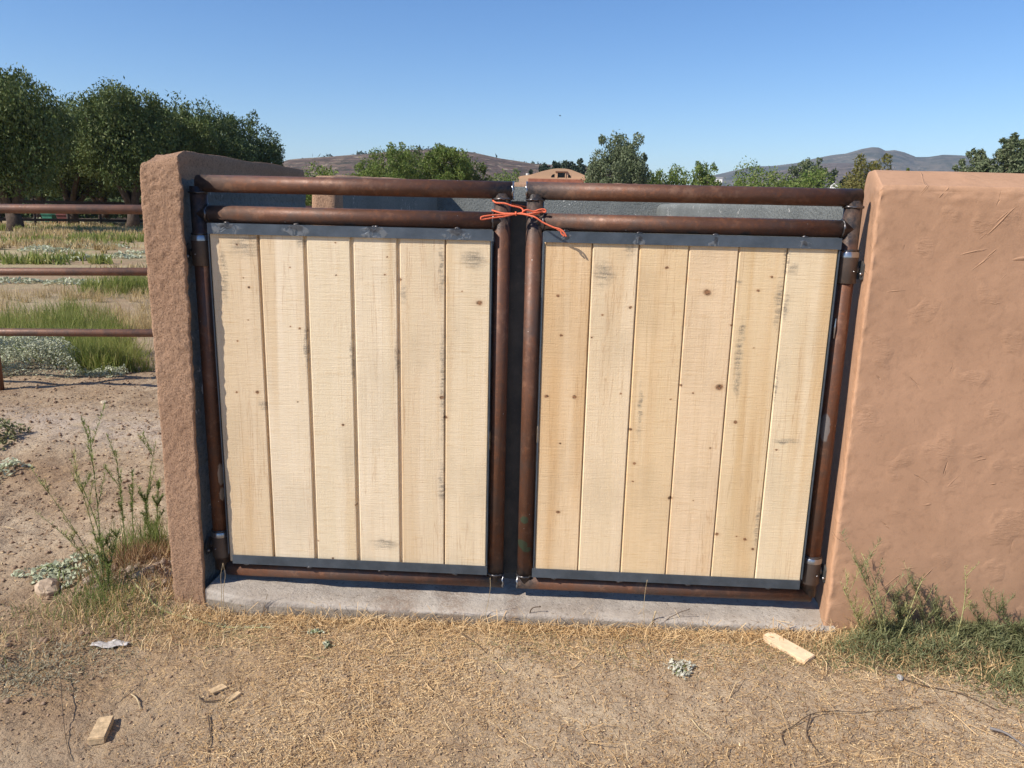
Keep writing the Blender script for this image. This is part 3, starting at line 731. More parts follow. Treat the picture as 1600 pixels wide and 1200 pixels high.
    for i in range(6):
        x0, x1 = edges[i], edges[i + 1]; g_ = gap[i] if i < 5 else 0.0
        xr = x1 - g_ / 2 if i < 5 else x1; xl = x0 + (gap[i - 1] / 2 if i > 0 else 0)
        c = ((xl + xr) / 2, YP + 0.009, 0.79)
        rs = random.Random(i * 5 + (0 if L else 50)); yj = rs.uniform(-0.0012, 0.0012); ch = 0.0035 if L else 0.004
        y0, y1 = YP + yj, YP + 0.019 + yj
        pf = [(xl, y1), (xl, y0 + ch), (xl + ch, y0), (xr - ch * 0.8, y0), (xr, y0 + ch * 0.8)]
        if i < 5: pf += [(xr, y0 + 0.0125), (xr + g_ + 0.0025, y0 + 0.0125), (xr + g_ + 0.0025, y0 + 0.0155), (xr, y0 + 0.0155)]
        pf += [(xr, y1)]
        if i > 0: pf = [(xl, y1), (xl, y0 + 0.0165), (xl + 0.004, y0 + 0.0165), (xl + 0.004, y0 + 0.0115), (xl, y0 + 0.0115)] + pf[1:]
        mb = MB(); mb.prism(pf, 0.150, 1.437)
        kk = [(x, z, r) for x, z, r in kn if xl - 0.01 < x < xr + 0.01]
        ss = [q for q in st if xl - 0.03 < q[0] < xr + 0.03]
        mat = plank_mat('rough sawn pine %s' % ('pale' if L else 'golden'), tints[i], (c[0], c[2]), kk, ss, i + (0 if L else 6), 0 if L else 0.12)
        mb.build('plank', mat, root, origin=c)
    if L:
        mb = MB(); mb.box(-0.048, 0.050, 0.052, 0.058, 0.11, 1.545)
        mb.build('stop_strip', steel('gate stop strip', (0.045, 0.047, 0.047), (0.085, 0.08, 0.07), 0.6, 0.2), root)
        for zz in (0.13, 0.80, 1.52):
            mb = MB(); mb.box(-0.044, -0.036, 0.020, 0.052, zz - 0.01, zz + 0.01); mb.build('strip_bracket', PLATE, root)
    return root

def _plate(xw, zc, s):
    # square plate turned on its corner, standing in the y-z plane against the wall
    h = 0.030; t = 0.0035; V = []
    for x in (xw - t, xw + t):
        for (y, z) in ((-0.036, 0.018), (-0.036, -0.030), (0.020, -0.034), (0.022, 0.024), (-0.010, 0.034)):
            V.append((x, y + 0.0, zc + z))
    return V, [[0, 1, 2, 3, 4], [9, 8, 7, 6, 5]] + [[i, i + 5, (i + 1) % 5 + 5, (i + 1) % 5] for i in range(5)]
left_leaf = leaf(-1)
right_leaf = leaf(1)

# ------------------------------------------------------------------ orange cord
def spl(pts, n=10):
    P = [Vector(p) for p in pts]; P = [P[0] * 2 - P[1]] + P + [P[-1] * 2 - P[-2]]; out = []
    for i in range(1, len(P) - 2):
        for k in range(n):
            t = k / n; a, b, c, d = P[i - 1:i + 3]
            out.append(0.5 * ((2 * b) + (c - a) * t + (2 * a - 5 * b + 4 * c - d) * t * t + (3 * b - a - 3 * c + d) * t ** 3))
    out.append(P[-2]); return out
def cz(x, y, dep): return at(730 + x / 8, 290 + y / 8, 1, dep)
t_ = NT('orange braided cord'); cc = t_.mix(t_.rng(t_.noise(500, 2), 0.4, 0.6), (0.62, 0.10, 0.045), (0.86, 0.22, 0.11))
CORD = t_.done(cc, 0.7, t_.bump(t_.noise(700, 2), 0.001, 0.8))
cord = empty('cord', (0, -0.03, 1.50), 'orange cord tied in a bow round both inner gate pipes', 'cord')
strands = [
    ('wrap', [Vector((-0.075, 0.033, 1.545)), Vector((-0.093, 0.0, 1.548)), cz(362, 214, -0.030), cz(470, 222, -0.038), cz(560, 252, -0.040), cz(660, 275, -0.040), cz(698, 305, -0.043), cz(690, 338, -0.046), cz(620, 352, -0.048)]),
    ('wrap', [Vector((-0.07, 0.033, 1.512)), Vector((-0.093, 0.0, 1.512)), cz(352, 322, -0.028), cz(440, 345, -0.037), cz(560, 350, -0.042), cz(620, 352, -0.046)]),
    ('wrap', [cz(620, 352, -0.045), cz(700, 352, -0.045), cz(790, 358, -0.040), cz(870, 350, -0.036), cz(930, 325, -0.030), Vector((0.092, 0.005, 1.515)), Vector((0.075, 0.033, 1.52)), Vector((0, 0.040, 1.53)), Vector((-0.075, 0.033, 1.545))]),
    ('wrap', [cz(690, 340, -0.046), cz(705, 318, -0.048), cz(750, 304, -0.046), cz(830, 322, -0.040), cz(900, 302, -0.038), cz(955, 296, -0.036), cz(982, 312, -0.036), cz(975, 332, -0.036), cz(930, 328, -0.034), cz(850, 342, -0.042), cz(760, 358, -0.050), cz(690, 350, -0.050)]),
    ('bow_loop', [cz(610, 350, -0.048), cz(520, 360, -0.055), cz(440, 362, -0.060), cz(300, 372, -0.070), cz(190, 388, -0.078), cz(172, 408, -0.080), cz(190, 424, -0.078), cz(320, 402, -0.068), cz(450, 388, -0.060), cz(540, 368, -0.054), cz(610, 355, -0.048)]),
    ('tail', [cz(600, 350, -0.050), cz(690, 356, -0.055), cz(760, 370, -0.062), cz(850, 396, -0.072), cz(950, 462, -0.074), cz(1080, 522, -0.078), cz(1160, 545, -0.080), cz(1210, 585, -0.082), cz(1240, 638, -0.083)]),
    ('tail', [cz(1120, 540, -0.078), cz(1170, 572, -0.079), cz(1180, 600, -0.079), cz(1215, 632, -0.080)]),
]
for nm, pts in strands:
    mb = MB(); mb.tube(spl(pts), 0.0029, 8); mb.build(nm, CORD, cord, smooth=True)
mb = MB(); c = cz(608, 352, -0.050); pts, rr = ring(c, (1, 0.1, 0), 0.0045, 0.0028, 2, n=14); mb.tube(pts, rr, 7); mb.build('knot', CORD, cord, smooth=True)

# ------------------------------------------------------------------ pipe fence at the left
fence = empty('pipe_fence', (-2.9, 3.02, 0), 'rusty three-rail pipe fence crossing the dirt left of the stucco wall', 'fence')
FP = pipe_mat('weathered fence pipe', hue=(0.22, 0.115, 0.075))
FY = 3.02
for (va, vb, r, xe) in ((326, 327.5, 0.035, -1.33), (424.5, 424.5, 0.031, -1.33), (519, 520.5, 0.031, -1.33)):
    a = at(0, va, 1, FY); b = at(232, vb, 1, FY); d = (b - a) / (b.x - a.x)
    mb = MB(); mb.tube([a + d * (xe - a.x), a + d * (-7.5 - a.x)], r, 16); sm(mb.build('rail', FP, fence))
a = at(-2, 520, 1, FY)
for px in (a.x - 0.06, a.x - 2.6):
    mb = MB(); mb.tube([(px, FY + 0.004, -0.1), (px, FY + 0.004, 1.42)], 0.038, 16); sm(mb.build('post', FP, fence))
mb = MB(); mb.tube([(-1.25, FY, -0.1), (-1.25, FY, 1.47)], 0.036, 12)

# ------------------------------------------------------------------ scraps, stones and litter
WOODS = simple('sawn scrap wood', (0.56, 0.40, 0.23), 0.85, 0.35, 60, bump=0.002)
def scrap(name, p, q, w, h, label, cat='wood offcut', mat=WOODS, bev=0.15, tilt=0.0, seed=0):
    p, q = Vector(p), Vector(q); d = (q - p); L = d.length; a = math.atan2(d.y, d.x); c = (p + q) / 2
    rs = random.Random(seed); bm = bmesh.new(); bmesh.ops.create_cube(bm, size=1)
    for v in bm.verts:
        v.co = Vector((v.co.x * L * (1 + rs.uniform(-bev, bev) * 0.3), v.co.y * w * (1 + rs.uniform(-bev, bev)), v.co.z * h))
    bmesh.ops.bevel(bm, geom=bm.edges[:], offset=min(w, h) * 0.12, segments=2, affect='EDGES')
    me = bpy.data.meshes.new(name); bm.to_mesh(me); bm.free(); me.materials.append(mat)
    o = bpy.data.objects.new(name, me); COL.objects.link(o)
    o.location = (c.x, c.y, gh(c.x, c.y) + h / 2 - 0.002); o.rotation_euler = (tilt, rs.uniform(-.06, .06), a); tag(o, label, cat); return o
# block with a rounded end lying before the right end of the sill
bm = bmesh.new(); pr = [(-0.085, -0.026), (0.075, -0.029), (0.079, 0.028), (-0.080, 0.029), (-0.097, 0.018), (-0.102, 0.0), (-0.098, -0.018)]
vs = [bm.verts.new((x, y, z)) for z in (0, 0.020) for x, y in pr]; n_ = len(pr)
bm.faces.new(vs[:n_][::-1]); bm.faces.new(vs[n_:])
for i in range(n_): bm.faces.new([vs[i], vs[(i + 1) % n_], vs[(i + 1) % n_ + n_], vs[i + n_]])
bmesh.ops.bevel(bm, geom=bm.edges[:], offset=0.002, segments=2, affect='EDGES')
me = bpy.data.meshes.new('wood_block'); bm.to_mesh(me); bm.free(); me.materials.append(simple('clean pine offcut', (0.74, 0.55, 0.36), 0.75, 0.15, 30, bump=0.001))
o = bpy.data.objects.new('wood_block', me); COL.objects.link(o); a, b = gp(1206, 1020), gp(1262, 1036)
o.location = (1.008, -0.262, 0.014); o.rotation_euler = (0.10, 0.05, math.atan2(b.y - a.y, b.x - a.x) - 0.38)
tag(o, 'clean pale wood offcut with a rounded end lying in straw by the right wall', 'wood offcut')
scrap('wood_block', gp(150, 1158), gp(166, 1122), 0.045, 0.022, 'short sawn wood offcut lying on bare dirt at the bottom left', seed=3)
scrap('wood_chip', gp(330, 1080), gp(353, 1069), 0.028, 0.008, 'broken pale wood chip in the dirt, left one of the pair', seed=4, bev=0.5)
scrap('wood_chip', gp(352, 1091), gp(374, 1078), 0.020, 0.010, 'small splintered wood chip, right one of the pair in the dirt', seed=5, bev=0.5)
def rock(name, p, r, label, cat, col, seed, flat=0.6, rough=0.35, ang=False):
    bm = bmesh.new(); bmesh.ops.create_icosphere(bm, subdivisions=2 if ang else 3, radius=1)
    V = np.array([v.co[:] for v in bm.verts]); n_ = noise(V + seed * 3.3, 1.4, 3, seed) * rough
    for v, k in zip(bm.verts, n_): v.co = Vector((v.co.x * r * (1 + k), v.co.y * r * (1 + k) * 0.85, v.co.z * r * flat * (1 + k)))
    me = bpy.data.meshes.new(name); bm.to_mesh(me); bm.free(); me.materials.append(simple(name + ' surface', col, 0.9, 0.25, 60, bump=0.003))
    o = bpy.data.objects.new(name, me); COL.objects.link(o); o.location = (p.x, p.y, gh(p.x, p.y) + r * flat * 0.35); o.rotation_euler = (0, 0, seed)
    if label: tag(o, label, cat)
    return o
rock('stone', gp(76, 917), 0.052, 'angular pale tan stone beside the grey-leaved weed at the left', 'stone', (0.52, 0.39, 0.27), 5, 0.75, 0.5, True)
rock('stone', gp(163, 632 + 0), 0.03, 'small pale stone alone on the dirt left of the pillar', 'stone', (0.5, 0.42, 0.3), 9, 0.6, 0.5, True)
rock('stone', gp(1405, 1066), 0.013, 'small grey stone in the straw at the lower right', 'stone', (0.36, 0.34, 0.31), 11, 0.8, 0.3, True)

# crumpled bleached bag
def rag():
    n = 26; V = []; c = gp(172, 1003)
    for i in range(n):
        for j in range(12):
            u, v = i / (n - 1) - 0.5, j / 11 - 0.5
            x = c.x + u * 0.125; y = c.y + v * 0.05 * (1 - 0.7 * abs(u) * 1.6) + u * 0.015
            V.append((x, y, 0))
    V = np.array(V); fold = noise(V * np.array([0.5, 2.4, 1]), 45, 3, 71); V[:, 2] = 0.012 + 0.010 * fold + np.array([gh(x, y) for x, y in V[:, :2]])
    i = np.arange(n * 12).reshape(n, 12); F = np.column_stack([i[:-1, :-1].ravel(), i[1:, :-1].ravel(), i[1:, 1:].ravel(), i[:-1, 1:].ravel()])
    o = obj('plastic_scrap', V, F, simple('bleached plastic', (0.50, 0.46, 0.42), 0.45, 0.35, 60), smooth=True)
    md = o.modifiers.new('thick', 'SOLIDIFY'); md.thickness = 0.001
    tag(o, 'crumpled whitish plastic scrap on the dirt left of the pillar foot', 'litter')
rag()

# ------------------------------------------------------------------ blades, straws and leaves
def blades(P, D, L, Wd, curve=0.0, seed=0):
    """one tapering two-segment blade per point; P base, D unit direction, L length, Wd width"""
    r = np.random.default_rng(seed); n = len(P)
    up = np.tile([0, 0, 1.0], (n, 1)); s = np.cross(D, up + r.normal(0, .35, (n, 3))); s /= np.linalg.norm(s, axis=1)[:, None] + 1e-9
    c = r.normal(0, 1, (n, 3)); c -= (c * D).sum(1)[:, None] * D; c /= np.linalg.norm(c, axis=1)[:, None] + 1e-9
    mid = P + D * (L * 0.5)[:, None] + c * (L * curve * 0.5)[:, None]; tip = P + D * L[:, None]
    w = s * (Wd / 2)[:, None]
    V = np.stack([P - w, P + w, mid + w * 0.8, mid - w * 0.8, tip], 1).reshape(-1, 3)
    b = np.arange(n) * 5
    F = np.concatenate([np.column_stack([b, b + 1, b + 2]), np.column_stack([b, b + 2, b + 3]), np.column_stack([b + 3, b + 2, b + 4])])
    return V, F
def straw(name, n, col, dens, Lr, Wr, label, seed, region=(-2.9, 2.8, -1.45, -0.12), z=0.0, flat=0.12):
    r = np.random.default_rng(seed); P = np.column_stack([r.uniform(region[0], region[1], n * 4), r.uniform(region[2], region[3], n * 4)])
    w = dens(P); keep = r.random(len(P)) < w; P = P[keep][:n]
    # several scatters overlap; all lie on the ground
    h = ground_h(P); th = r.uniform(0, 2 * math.pi, len(P)); el = r.normal(0.03, flat, len(P))
    D = np.column_stack([np.cos(th) * np.cos(el), np.sin(th) * np.cos(el), np.sin(el)])
    L = r.uniform(*Lr, len(P)) * (0.5 + r.random(len(P)) ** 2); Wd = r.uniform(*Wr, len(P))
    B = np.column_stack([P, h + r.uniform(0.0005, 0.006, len(P)) + z]) + np.maximum(0, -D[:, 2] * L)[:, None] * np.array([0, 0, 1.0])
    V, F = blades(B, D, L, Wd, 0.25, seed); o = obj(name, V, F, col); tag(o, label, kind='stuff'); return o
STRAW = leafmat('straw', (0.66, 0.46, 0.24), (0.52, 0.33, 0.15), (0.74, 0.57, 0.33), 0.1, 3)
STRAW2 = leafmat('brown chaff', (0.30, 0.18, 0.09), (0.22, 0.13, 0.07), (0.42, 0.28, 0.15), 0.05, 3)
GSTRAW = leafmat('greenish hay', (0.22, 0.23, 0.10), (0.30, 0.27, 0.13), (0.16, 0.19, 0.09), 0.15, 3)
def sg(x): return 1 / (1 + np.exp(-x))
def d_straw(P):
    m = noise(P, 1.6, 3, 101) + 0.25 * noise(P, 7, 2, 102); m = m + 0.5 * noise(P, 3.6, 3, 105); base = 0.06 + 0.95 * sg((m - 0.07) * 11)
    base = base + 0.35 * sg((P[:, 0] - 0.7) * 4) * sg((-0.5 - P[:, 1]) * 8) + 0.2 * sg((-0.75 - P[:, 1]) * 8) * (P[:, 0] > -1.0)
    base *= np.where(P[:, 0] < -1.15, 0.22 + 0.3 * bumpf(P, -1.5, -0.3, 0.4, 0.3), 1.0) * (0.45 + 0.55 * sg((P[:, 0] + 0.75) * 4))
    strip = np.exp(-((P[:, 1] + 0.24) / 0.13) ** 2) * (P[:, 0] > -1.35)
    bare = bumpf(P, -1.0, -0.55, 0.35, 0.28) + 0.75 * bumpf(P, -0.1, -0.8, 0.25, 0.12) + 0.5 * bumpf(P, 0.55, -0.6, 0.25, 0.15)
    return np.clip(base * (1 - 0.8 * np.clip(bare, 0, 1)) + strip * 0.7, 0, 1)
straw('straw_chips', 75000, STRAW, d_straw, (0.003, 0.010), (0.0018, 0.0042), 'short golden straw chips trodden into the dirt before the gate', 11, flat=0.2)
straw('straw_litter', 42000, STRAW, d_straw, (0.008, 0.026), (0.0012, 0.0026), 'loose golden straw scattered on the dirt before the gate', 1)
straw('straw_litter', 3600, STRAW, d_straw, (0.05, 0.14), (0.0015, 0.0026), 'longer pale hay stems lying on the dirt before the gate', 2, flat=0.09)
straw('dark_chaff', 30000, STRAW2, lambda P: np.clip(d_straw(P) * 0.7 + 0.2, 0, 1), (0.008, 0.04), (0.0012, 0.0024), 'dark brown chaff and stem bits among the straw', 3, flat=0.16)
straw('hay_litter', 4600, GSTRAW, lambda P: np.clip(np.exp(-((P[:, 1] + 0.27) / 0.12) ** 2) * (0.25 + bumpf(P, 0.25, -0.3, 0.35, 0.5) + bumpf(P, -1.1, -0.25, 0.25, 0.5) + bumpf(P, 1.1, -0.3, 0.3, 0.5)) + 0.5 * bumpf(P, -1.75, -0.45, 0.35, 0.2), 0, 1), (0.02, 0.07), (0.0012, 0.0022), 'greenish fresh hay scattered along the foot of the sill', 4, flat=0.18)
straw('edge_straw', 5200, STRAW, lambda P: np.exp(-((P[:, 1] + 0.175) / 0.035) ** 2), (0.03, 0.09), (0.0014, 0.0026), 'tangled golden straw banked against the front of the sill', 5, region=(-1.25, 1.35, -0.30, -0.135), flat=0.42)
straw('field_litter', 9000, STRAW2, lambda P: 0.35 + 0.5 * sg(noise(P, 2, 3, 9) * 8), (0.01, 0.05), (0.002, 0.004), 'bits of dry stem strewn on the dirt left of the wall', 6, region=(-5.0, -1.3, -0.6, 3.6))
straw('field_litter', 6000, STRAW, lambda P: 0.25 + 0.5 * sg(noise(P, 2, 3, 19) * 8), (0.01, 0.04), (0.002, 0.004), 'pale dry stem bits strewn on the dirt left of the wall', 7, region=(-5.0, -1.3, -0.6, 3.6))

# pebbles and clods
def clods(n, region, r0, r1, mat, label, seed):
    r = np.random.default_rng(seed); P = np.column_stack([r.uniform(region[0], region[1], n), r.uniform(region[2], region[3], n)])
    base = np.array([(1, 0, 0), (-1, 0, 0), (0, 1, 0), (0, -1, 0), (0, 0, 1), (0, 0, -1)], float)
    Fb = np.array([(0, 2, 4), (2, 1, 4), (1, 3, 4), (3, 0, 4), (2, 0, 5), (1, 2, 5), (3, 1, 5), (0, 3, 5)])
    rad = r.uniform(r0, r1, n) * (0.4 + r.random(n) ** 3 * 1.4); V = base[None] * rad[:, None, None] * r.uniform(0.5, 1.2, (n, 6, 1))
    a = r.uniform(0, 6.3, n); ca, sa = np.cos(a)[:, None], np.sin(a)[:, None]; x = V[:, :, 0] * ca - V[:, :, 1] * sa; y = V[:, :, 0] * sa + V[:, :, 1] * ca
    V = np.stack([x + P[:, 0:1], y + P[:, 1:2], V[:, :, 2] * 0.7 + (ground_h(P) + rad * 0.2)[:, None]], 2).reshape(-1, 3)
    F = (Fb[None] + (np.arange(n) * 6)[:, None, None]).reshape(-1, 3); tag(obj('dirt_clods', V, F, mat), label, kind='stuff')
SOILC = simple('clod soil', (0.30, 0.205, 0.135), 0.95, 0.3, 90)
clods(16000, (-2.9, 2.8, -1.45, -0.15), 0.0015, 0.0055, SOILC, 'small clods and crumbs of soil before the gate', 31)
clods(14000, (-5.0, -1.3, -0.8, 4.5), 0.003, 0.012, SOILC, 'small clods of soil on the dirt left of the wall', 32)
clods(350, (-1.72, -1.32, -0.06, 0.30), 0.008, 0.022, simple('rubble', (0.31, 0.235, 0.175), 0.95, 0.3, 60), 'heap of broken grey-brown clods against the outer foot of the left wall', 33)

# ------------------------------------------------------------------ weeds
def weed(name, p, h, nst, label, cat, stemmat, leafm, lean=(0, 0), spread=0.5, twl=(0.10, 0.30), leafL=0.03, leafW=0.003, nl=60, seed=0, droop=0.2, twig=3, group=None, st_r=0.0016, start=0.1, wavy=0.06):
    r = random.Random(seed); rn = np.random.default_rng(seed); z0 = gh(p[0], p[1])
    root = empty(name, (p[0], p[1], z0), label, cat, group); sb = MB(); LP = []; LD = []; LL = []
    for s_ in range(nst):
        a = r.uniform(0, 6.28); out = spread * r.uniform(0.2, 1) if nst > 1 else 0; hh = h * r.uniform(0.6, 1.0) if s_ else h
        pts = []; n = 9; wx, wy = r.uniform(-1, 1), r.uniform(-1, 1)
        for k in range(n):
            t = k / (n - 1)
            pts.append(Vector((p[0] + math.cos(a) * out * hh * t ** 1.2 + lean[0] * hh * t ** 1.6 + wavy * hh * wx * math.sin(t * 3.1 + a), p[1] + math.sin(a) * out * hh * 0.5 * t ** 1.2 + lean[1] * hh * t ** 1.6 + wavy * hh * wy * math.sin(t * 2.7), z0 - 0.004 + hh * t * (1 - droop * t * t))))
        sb.tube(pts, [st_r * (1.25 - t / 8 * 0.9) for t in range(n)], 5)
        segs = [pts]
        for w in range(twig):
            i0 = r.randint(2, 7); b = pts[i0]; ang = r.uniform(0, 6.28); tl = hh * r.uniform(*twl)
            q = [b + Vector((math.cos(ang) * tl * 0.5 * t, math.sin(ang) * tl * 0.4 * t, tl * t * 0.9)) for t in (0, 0.33, 0.66, 1)]
            sb.tube(q, [st_r * 0.6, st_r * 0.5, st_r * 0.4, st_r * 0.3], 4); segs.append(q)
        for q in segs:
            m = nl if q is pts else nl // 3
            for k in range(m):
                t = start + (1 - start) * r.random(); f = t * (len(q) - 1); i0 = min(int(f), len(q) - 2)
                b = q[i0].lerp(q[i0 + 1], f - i0); d = rn.normal(0, 1, 3); d[2] = abs(d[2]) * 0.8 + 0.3; d /= np.linalg.norm(d)
                LP.append(b[:]); LD.append(d); LL.append(leafL * r.uniform(0.5, 1.1))
    sb.build('stem', stemmat, root, smooth=True)
    if LP:
        V, F = blades(np.array(LP), np.array(LD), np.array(LL), np.full(len(LP), leafW), 0.25, seed); lf = obj('foliage', V, F, leafm, root)
    return root
GSTEM = simple('green stem', (0.17, 0.20, 0.075), 0.7, 0.3, 30)
YSTEM = simple('yellow-green stem', (0.40, 0.38, 0.17), 0.7, 0.2, 30)
DSTEM = simple('dry stem', (0.44, 0.34, 0.20), 0.8, 0.25, 30)
BSTEM = simple('dark dead twig', (0.11, 0.075, 0.05), 0.85, 0.3, 40)
GLEAF = leafmat('green weed leaf', (0.15, 0.20, 0.05), (0.20, 0.25, 0.07), (0.32, 0.33, 0.13), 0.3, 8)
BGLEAF = leafmat('grey-green needle leaf', (0.145, 0.165, 0.075), (0.20, 0.215, 0.10), (0.29, 0.28, 0.14), 0.25, 8)
YLEAF = leafmat('yellow weed leaf', (0.36, 0.34, 0.13), (0.30, 0.30, 0.11), (0.46, 0.40, 0.2), 0.25, 8)
PALE = leafmat('pale grey leaf', (0.40, 0.43, 0.27), (0.50, 0.52, 0.36), (0.58, 0.58, 0.44), 0.2, 8)

# left clump: each slender weed is its own plant (base u,v ; top u,v)
lw_spec = [
    ((165, 925), (128, 678), 'tall green weed leaning left, tallest in the clump by the left pillar', GLEAF, GSTEM, 90),
    ((160, 930), (56, 802), 'thin drooping weed stem, furthest left of the clump by the pillar', YLEAF, GSTEM, 40),
    ((158, 925), (62, 755), 'bare thin weed leaning far left beside the grey-leaved weed', YLEAF, GSTEM, 40),
    ((165, 928), (103, 730), 'fine yellow-green weed with side twigs above the pale stone', YLEAF, GSTEM, 70),
    ((172, 930), (122, 745), 'upright yellow-green weed just right of the pale stone', GLEAF, GSTEM, 80),
    ((195, 850), (181, 700), 'straight green weed standing in the middle of the clump by the pillar', GLEAF, GSTEM, 100),
    ((212, 850), (203, 735), 'short green weed with a hooked tip beside the pillar', GLEAF, GSTEM, 60),
    ((225, 838), (234, 690), 'weed with a bare branching top close to the pillar edge', GLEAF, GSTEM, 90),
    ((243, 852), (250, 745), 'bushy bright green weed touching the left pillar', GLEAF, GSTEM, 130),
    ((236, 850), (222, 770), 'low bushy green weed just left of the one touching the pillar', GLEAF, GSTEM, 110),
    ((170, 930), (185, 835), 'low sprawling green weed in front of the rubble heap', GLEAF, GSTEM, 90),
]
for k, (b, tp, lab, lm, smt, nl) in enumerate(lw_spec):
    p = gp(*b); q = at(tp[0], tp[1], 1, p.y); h = max(q.z, 0.05); ln = (q.x - p.x) / h
    weed('weed', (p.x, p.y), h, 1, lab, 'weed', smt, lm, lean=(ln, random.uniform(-.1, .1)), leafL=0.026, leafW=0.0034, nl=int(nl * 1.7), seed=100 + k, droop=0.0, twig=5, group='slender weeds beside the left pillar', wavy=0.02, st_r=0.0019)
# fine undergrowth round their feet
def tuft_field(name, pts, n, hr, wr, mat, label, seed, spread=0.05, tilt=0.5, kind='stuff'):
    r = np.random.default_rng(seed); P = np.concatenate([np.column_stack([r.normal(x, s, m), r.normal(y, s * 0.8, m)]) for x, y, s, m in pts])
    th = r.uniform(0, 6.28, len(P)); el = math.pi / 2 - np.abs(r.normal(0, tilt, len(P)))
    D = np.column_stack([np.cos(th) * np.cos(el), np.sin(th) * np.cos(el), np.abs(np.sin(el))]); L = r.uniform(*hr, len(P)); Wd = r.uniform(*wr, len(P))
    V, F = blades(np.column_stack([P, ground_h(P) - 0.002]), D, L, Wd, 0.3, seed); o = obj(name, V, F, mat); tag(o, label, kind=kind); return o
def G(u, v, s, m): p = gp(u, v); return (p.x, p.y, s, m)
tuft_field('undergrowth', [G(165, 935, 0.08, 500), G(215, 860, 0.06, 500), G(240, 860, 0.05, 500), G(110, 960, 0.12, 250), G(200, 960, 0.10, 300)], 0, (0.02, 0.09), (0.0015, 0.003), GLEAF, 'short green undergrowth round the weeds by the left pillar', 51, tilt=0.7)
tuft_field('undergrowth', [G(180, 960, 0.12, 500), G(240, 930, 0.08, 500), G(215, 880, 0.10, 500), G(90, 975, 0.18, 350), G(290, 985, 0.10, 400)], 0, (0.02, 0.09), (0.0015, 0.003), STRAW, 'dry grass tangle round the foot of the left pillar', 52, tilt=0.9)
tuft_field('weed_grass', [G(243, 862, 0.022, 110), G(226, 862, 0.04, 70), G(205, 868, 0.04, 50), G(188, 880, 0.05, 40), G(165, 930, 0.05, 40)], 0, (0.08, 0.24), (0.0018, 0.0034), GLEAF, 'upright fine green grass growing against the left pillar', 53, tilt=0.22)
tuft_field('weed_grass', [G(236, 880, 0.05, 300), G(200, 885, 0.06, 300), G(170, 905, 0.08, 260)], 0, (0.04, 0.12), (0.0016, 0.003), STRAW2, 'brown dead stems under the weeds by the left pillar', 54, tilt=0.6)
# dry runner lying at the pillar foot
def runner(name, pts, r, mat, label, cat, leafm=None, nl=0, seed=0, ll=0.02, lift=0.006):
    w = [Vector((p.x, p.y, gh(p.x, p.y) + lift)) for p in (gp(*q[:2]) for q in pts)]
    for v, q in zip(w, pts):
        if len(q) > 2: v.z += q[2]
    s = spl(w, 6); root = empty(name, w[0][:], label, cat); mb = MB(); n = len(s); mb.tube(s, [r * (1 - 0.6 * i / n) for i in range(n)], 5); mb.build('stem', mat, root, smooth=True)
    if leafm:
        rn = np.random.default_rng(seed); i = rn.integers(0, n, nl); P = np.array([s[k][:] for k in i]); D = rn.normal(0, 1, (nl, 3)); D[:, 2] = np.abs(D[:, 2]) * .5; D /= np.linalg.norm(D, axis=1)[:, None]
        V, F = blades(P, D, rn.uniform(ll * .4, ll, nl), np.full(nl, 0.0022), 0.2, seed); obj('foliage', V, F, leafm, root)
    return root
runner('fallen_stem', [(215, 932, 0.02), (250, 950), (300, 965), (350, 975), (420, 980)], 0.004, YSTEM, 'pale green fallen stem lying past the foot of the left pillar', 'stem', PALE, 260, 61)
runner('fallen_stem', [(350, 985), (420, 972), (470, 985), (530, 975)], 0.002, DSTEM, 'thin dry stem lying in the straw before the left end of the sill', 'stem')
runner('dead_twig', [(1225, 1165), (1222, 1148), (1240, 1138), (1265, 1125, .01), (1300, 1120, .01), (1350, 1118), (1440, 1110)], 0.0020, BSTEM, 'long dark dead twig curving over the straw at the bottom right', 'twig')
runner('dead_twig', [(1265, 1125, .01), (1260, 1150), (1275, 1175), (1300, 1195)], 0.0026, BSTEM, 'hooked dark dead twig branching toward the bottom edge at the right', 'twig')
runner('dead_twig', [(1080, 1128), (1095, 1145), (1115, 1160)], 0.003, DSTEM, 'short thick dry stick on bare soil below the right leaf', 'twig')
runner('dead_twig', [(1370, 1050), (1430, 1075), (1500, 1092), (1560, 1118)], 0.0024, BSTEM, 'long thin stem running toward the right edge across the straw', 'twig')
runner('dead_twig', [(1545, 1148, .01), (1570, 1156, .012), (1600, 1172)], 0.005, simple('grey dead stick', (0.20, 0.18, 0.17), 0.85), 'thick grey stick at the bottom right corner', 'twig')
runner('dead_twig', [(95, 1060, 0.02), (98, 1110, 0.02), (103, 1155), (110, 1185)], 0.0016, BSTEM, 'thin upright dark twig left of the sawn offcut', 'twig')
runner('dead_twig', [(325, 1115), (328, 1150), (322, 1190)], 0.0022, BSTEM, 'dark twig near the bottom edge left of centre', 'twig')
runner('dead_twig', [(205, 1080), (214, 1090), (219, 1105)], 0.003, DSTEM, 'short curved pale stick on the dirt above the sawn offcut', 'twig')
runner('dead_twig', [(310, 1088), (318, 1094), (340, 1092), (352, 1088)], 0.003, BSTEM, 'dark bent twig beside the two wood chips', 'twig')
runner('dead_twig', [(720, 990), (745, 1008), (760, 1025)], 0.0026, BSTEM, 'thin dark stick in the straw below the middle of the gate', 'twig')
runner('dead_twig', [(1000, 925 + 60), (1010, 1000), (1016, 1028)], 0.0016, DSTEM, 'pale dry stalk end lying before the right leaf', 'twig')
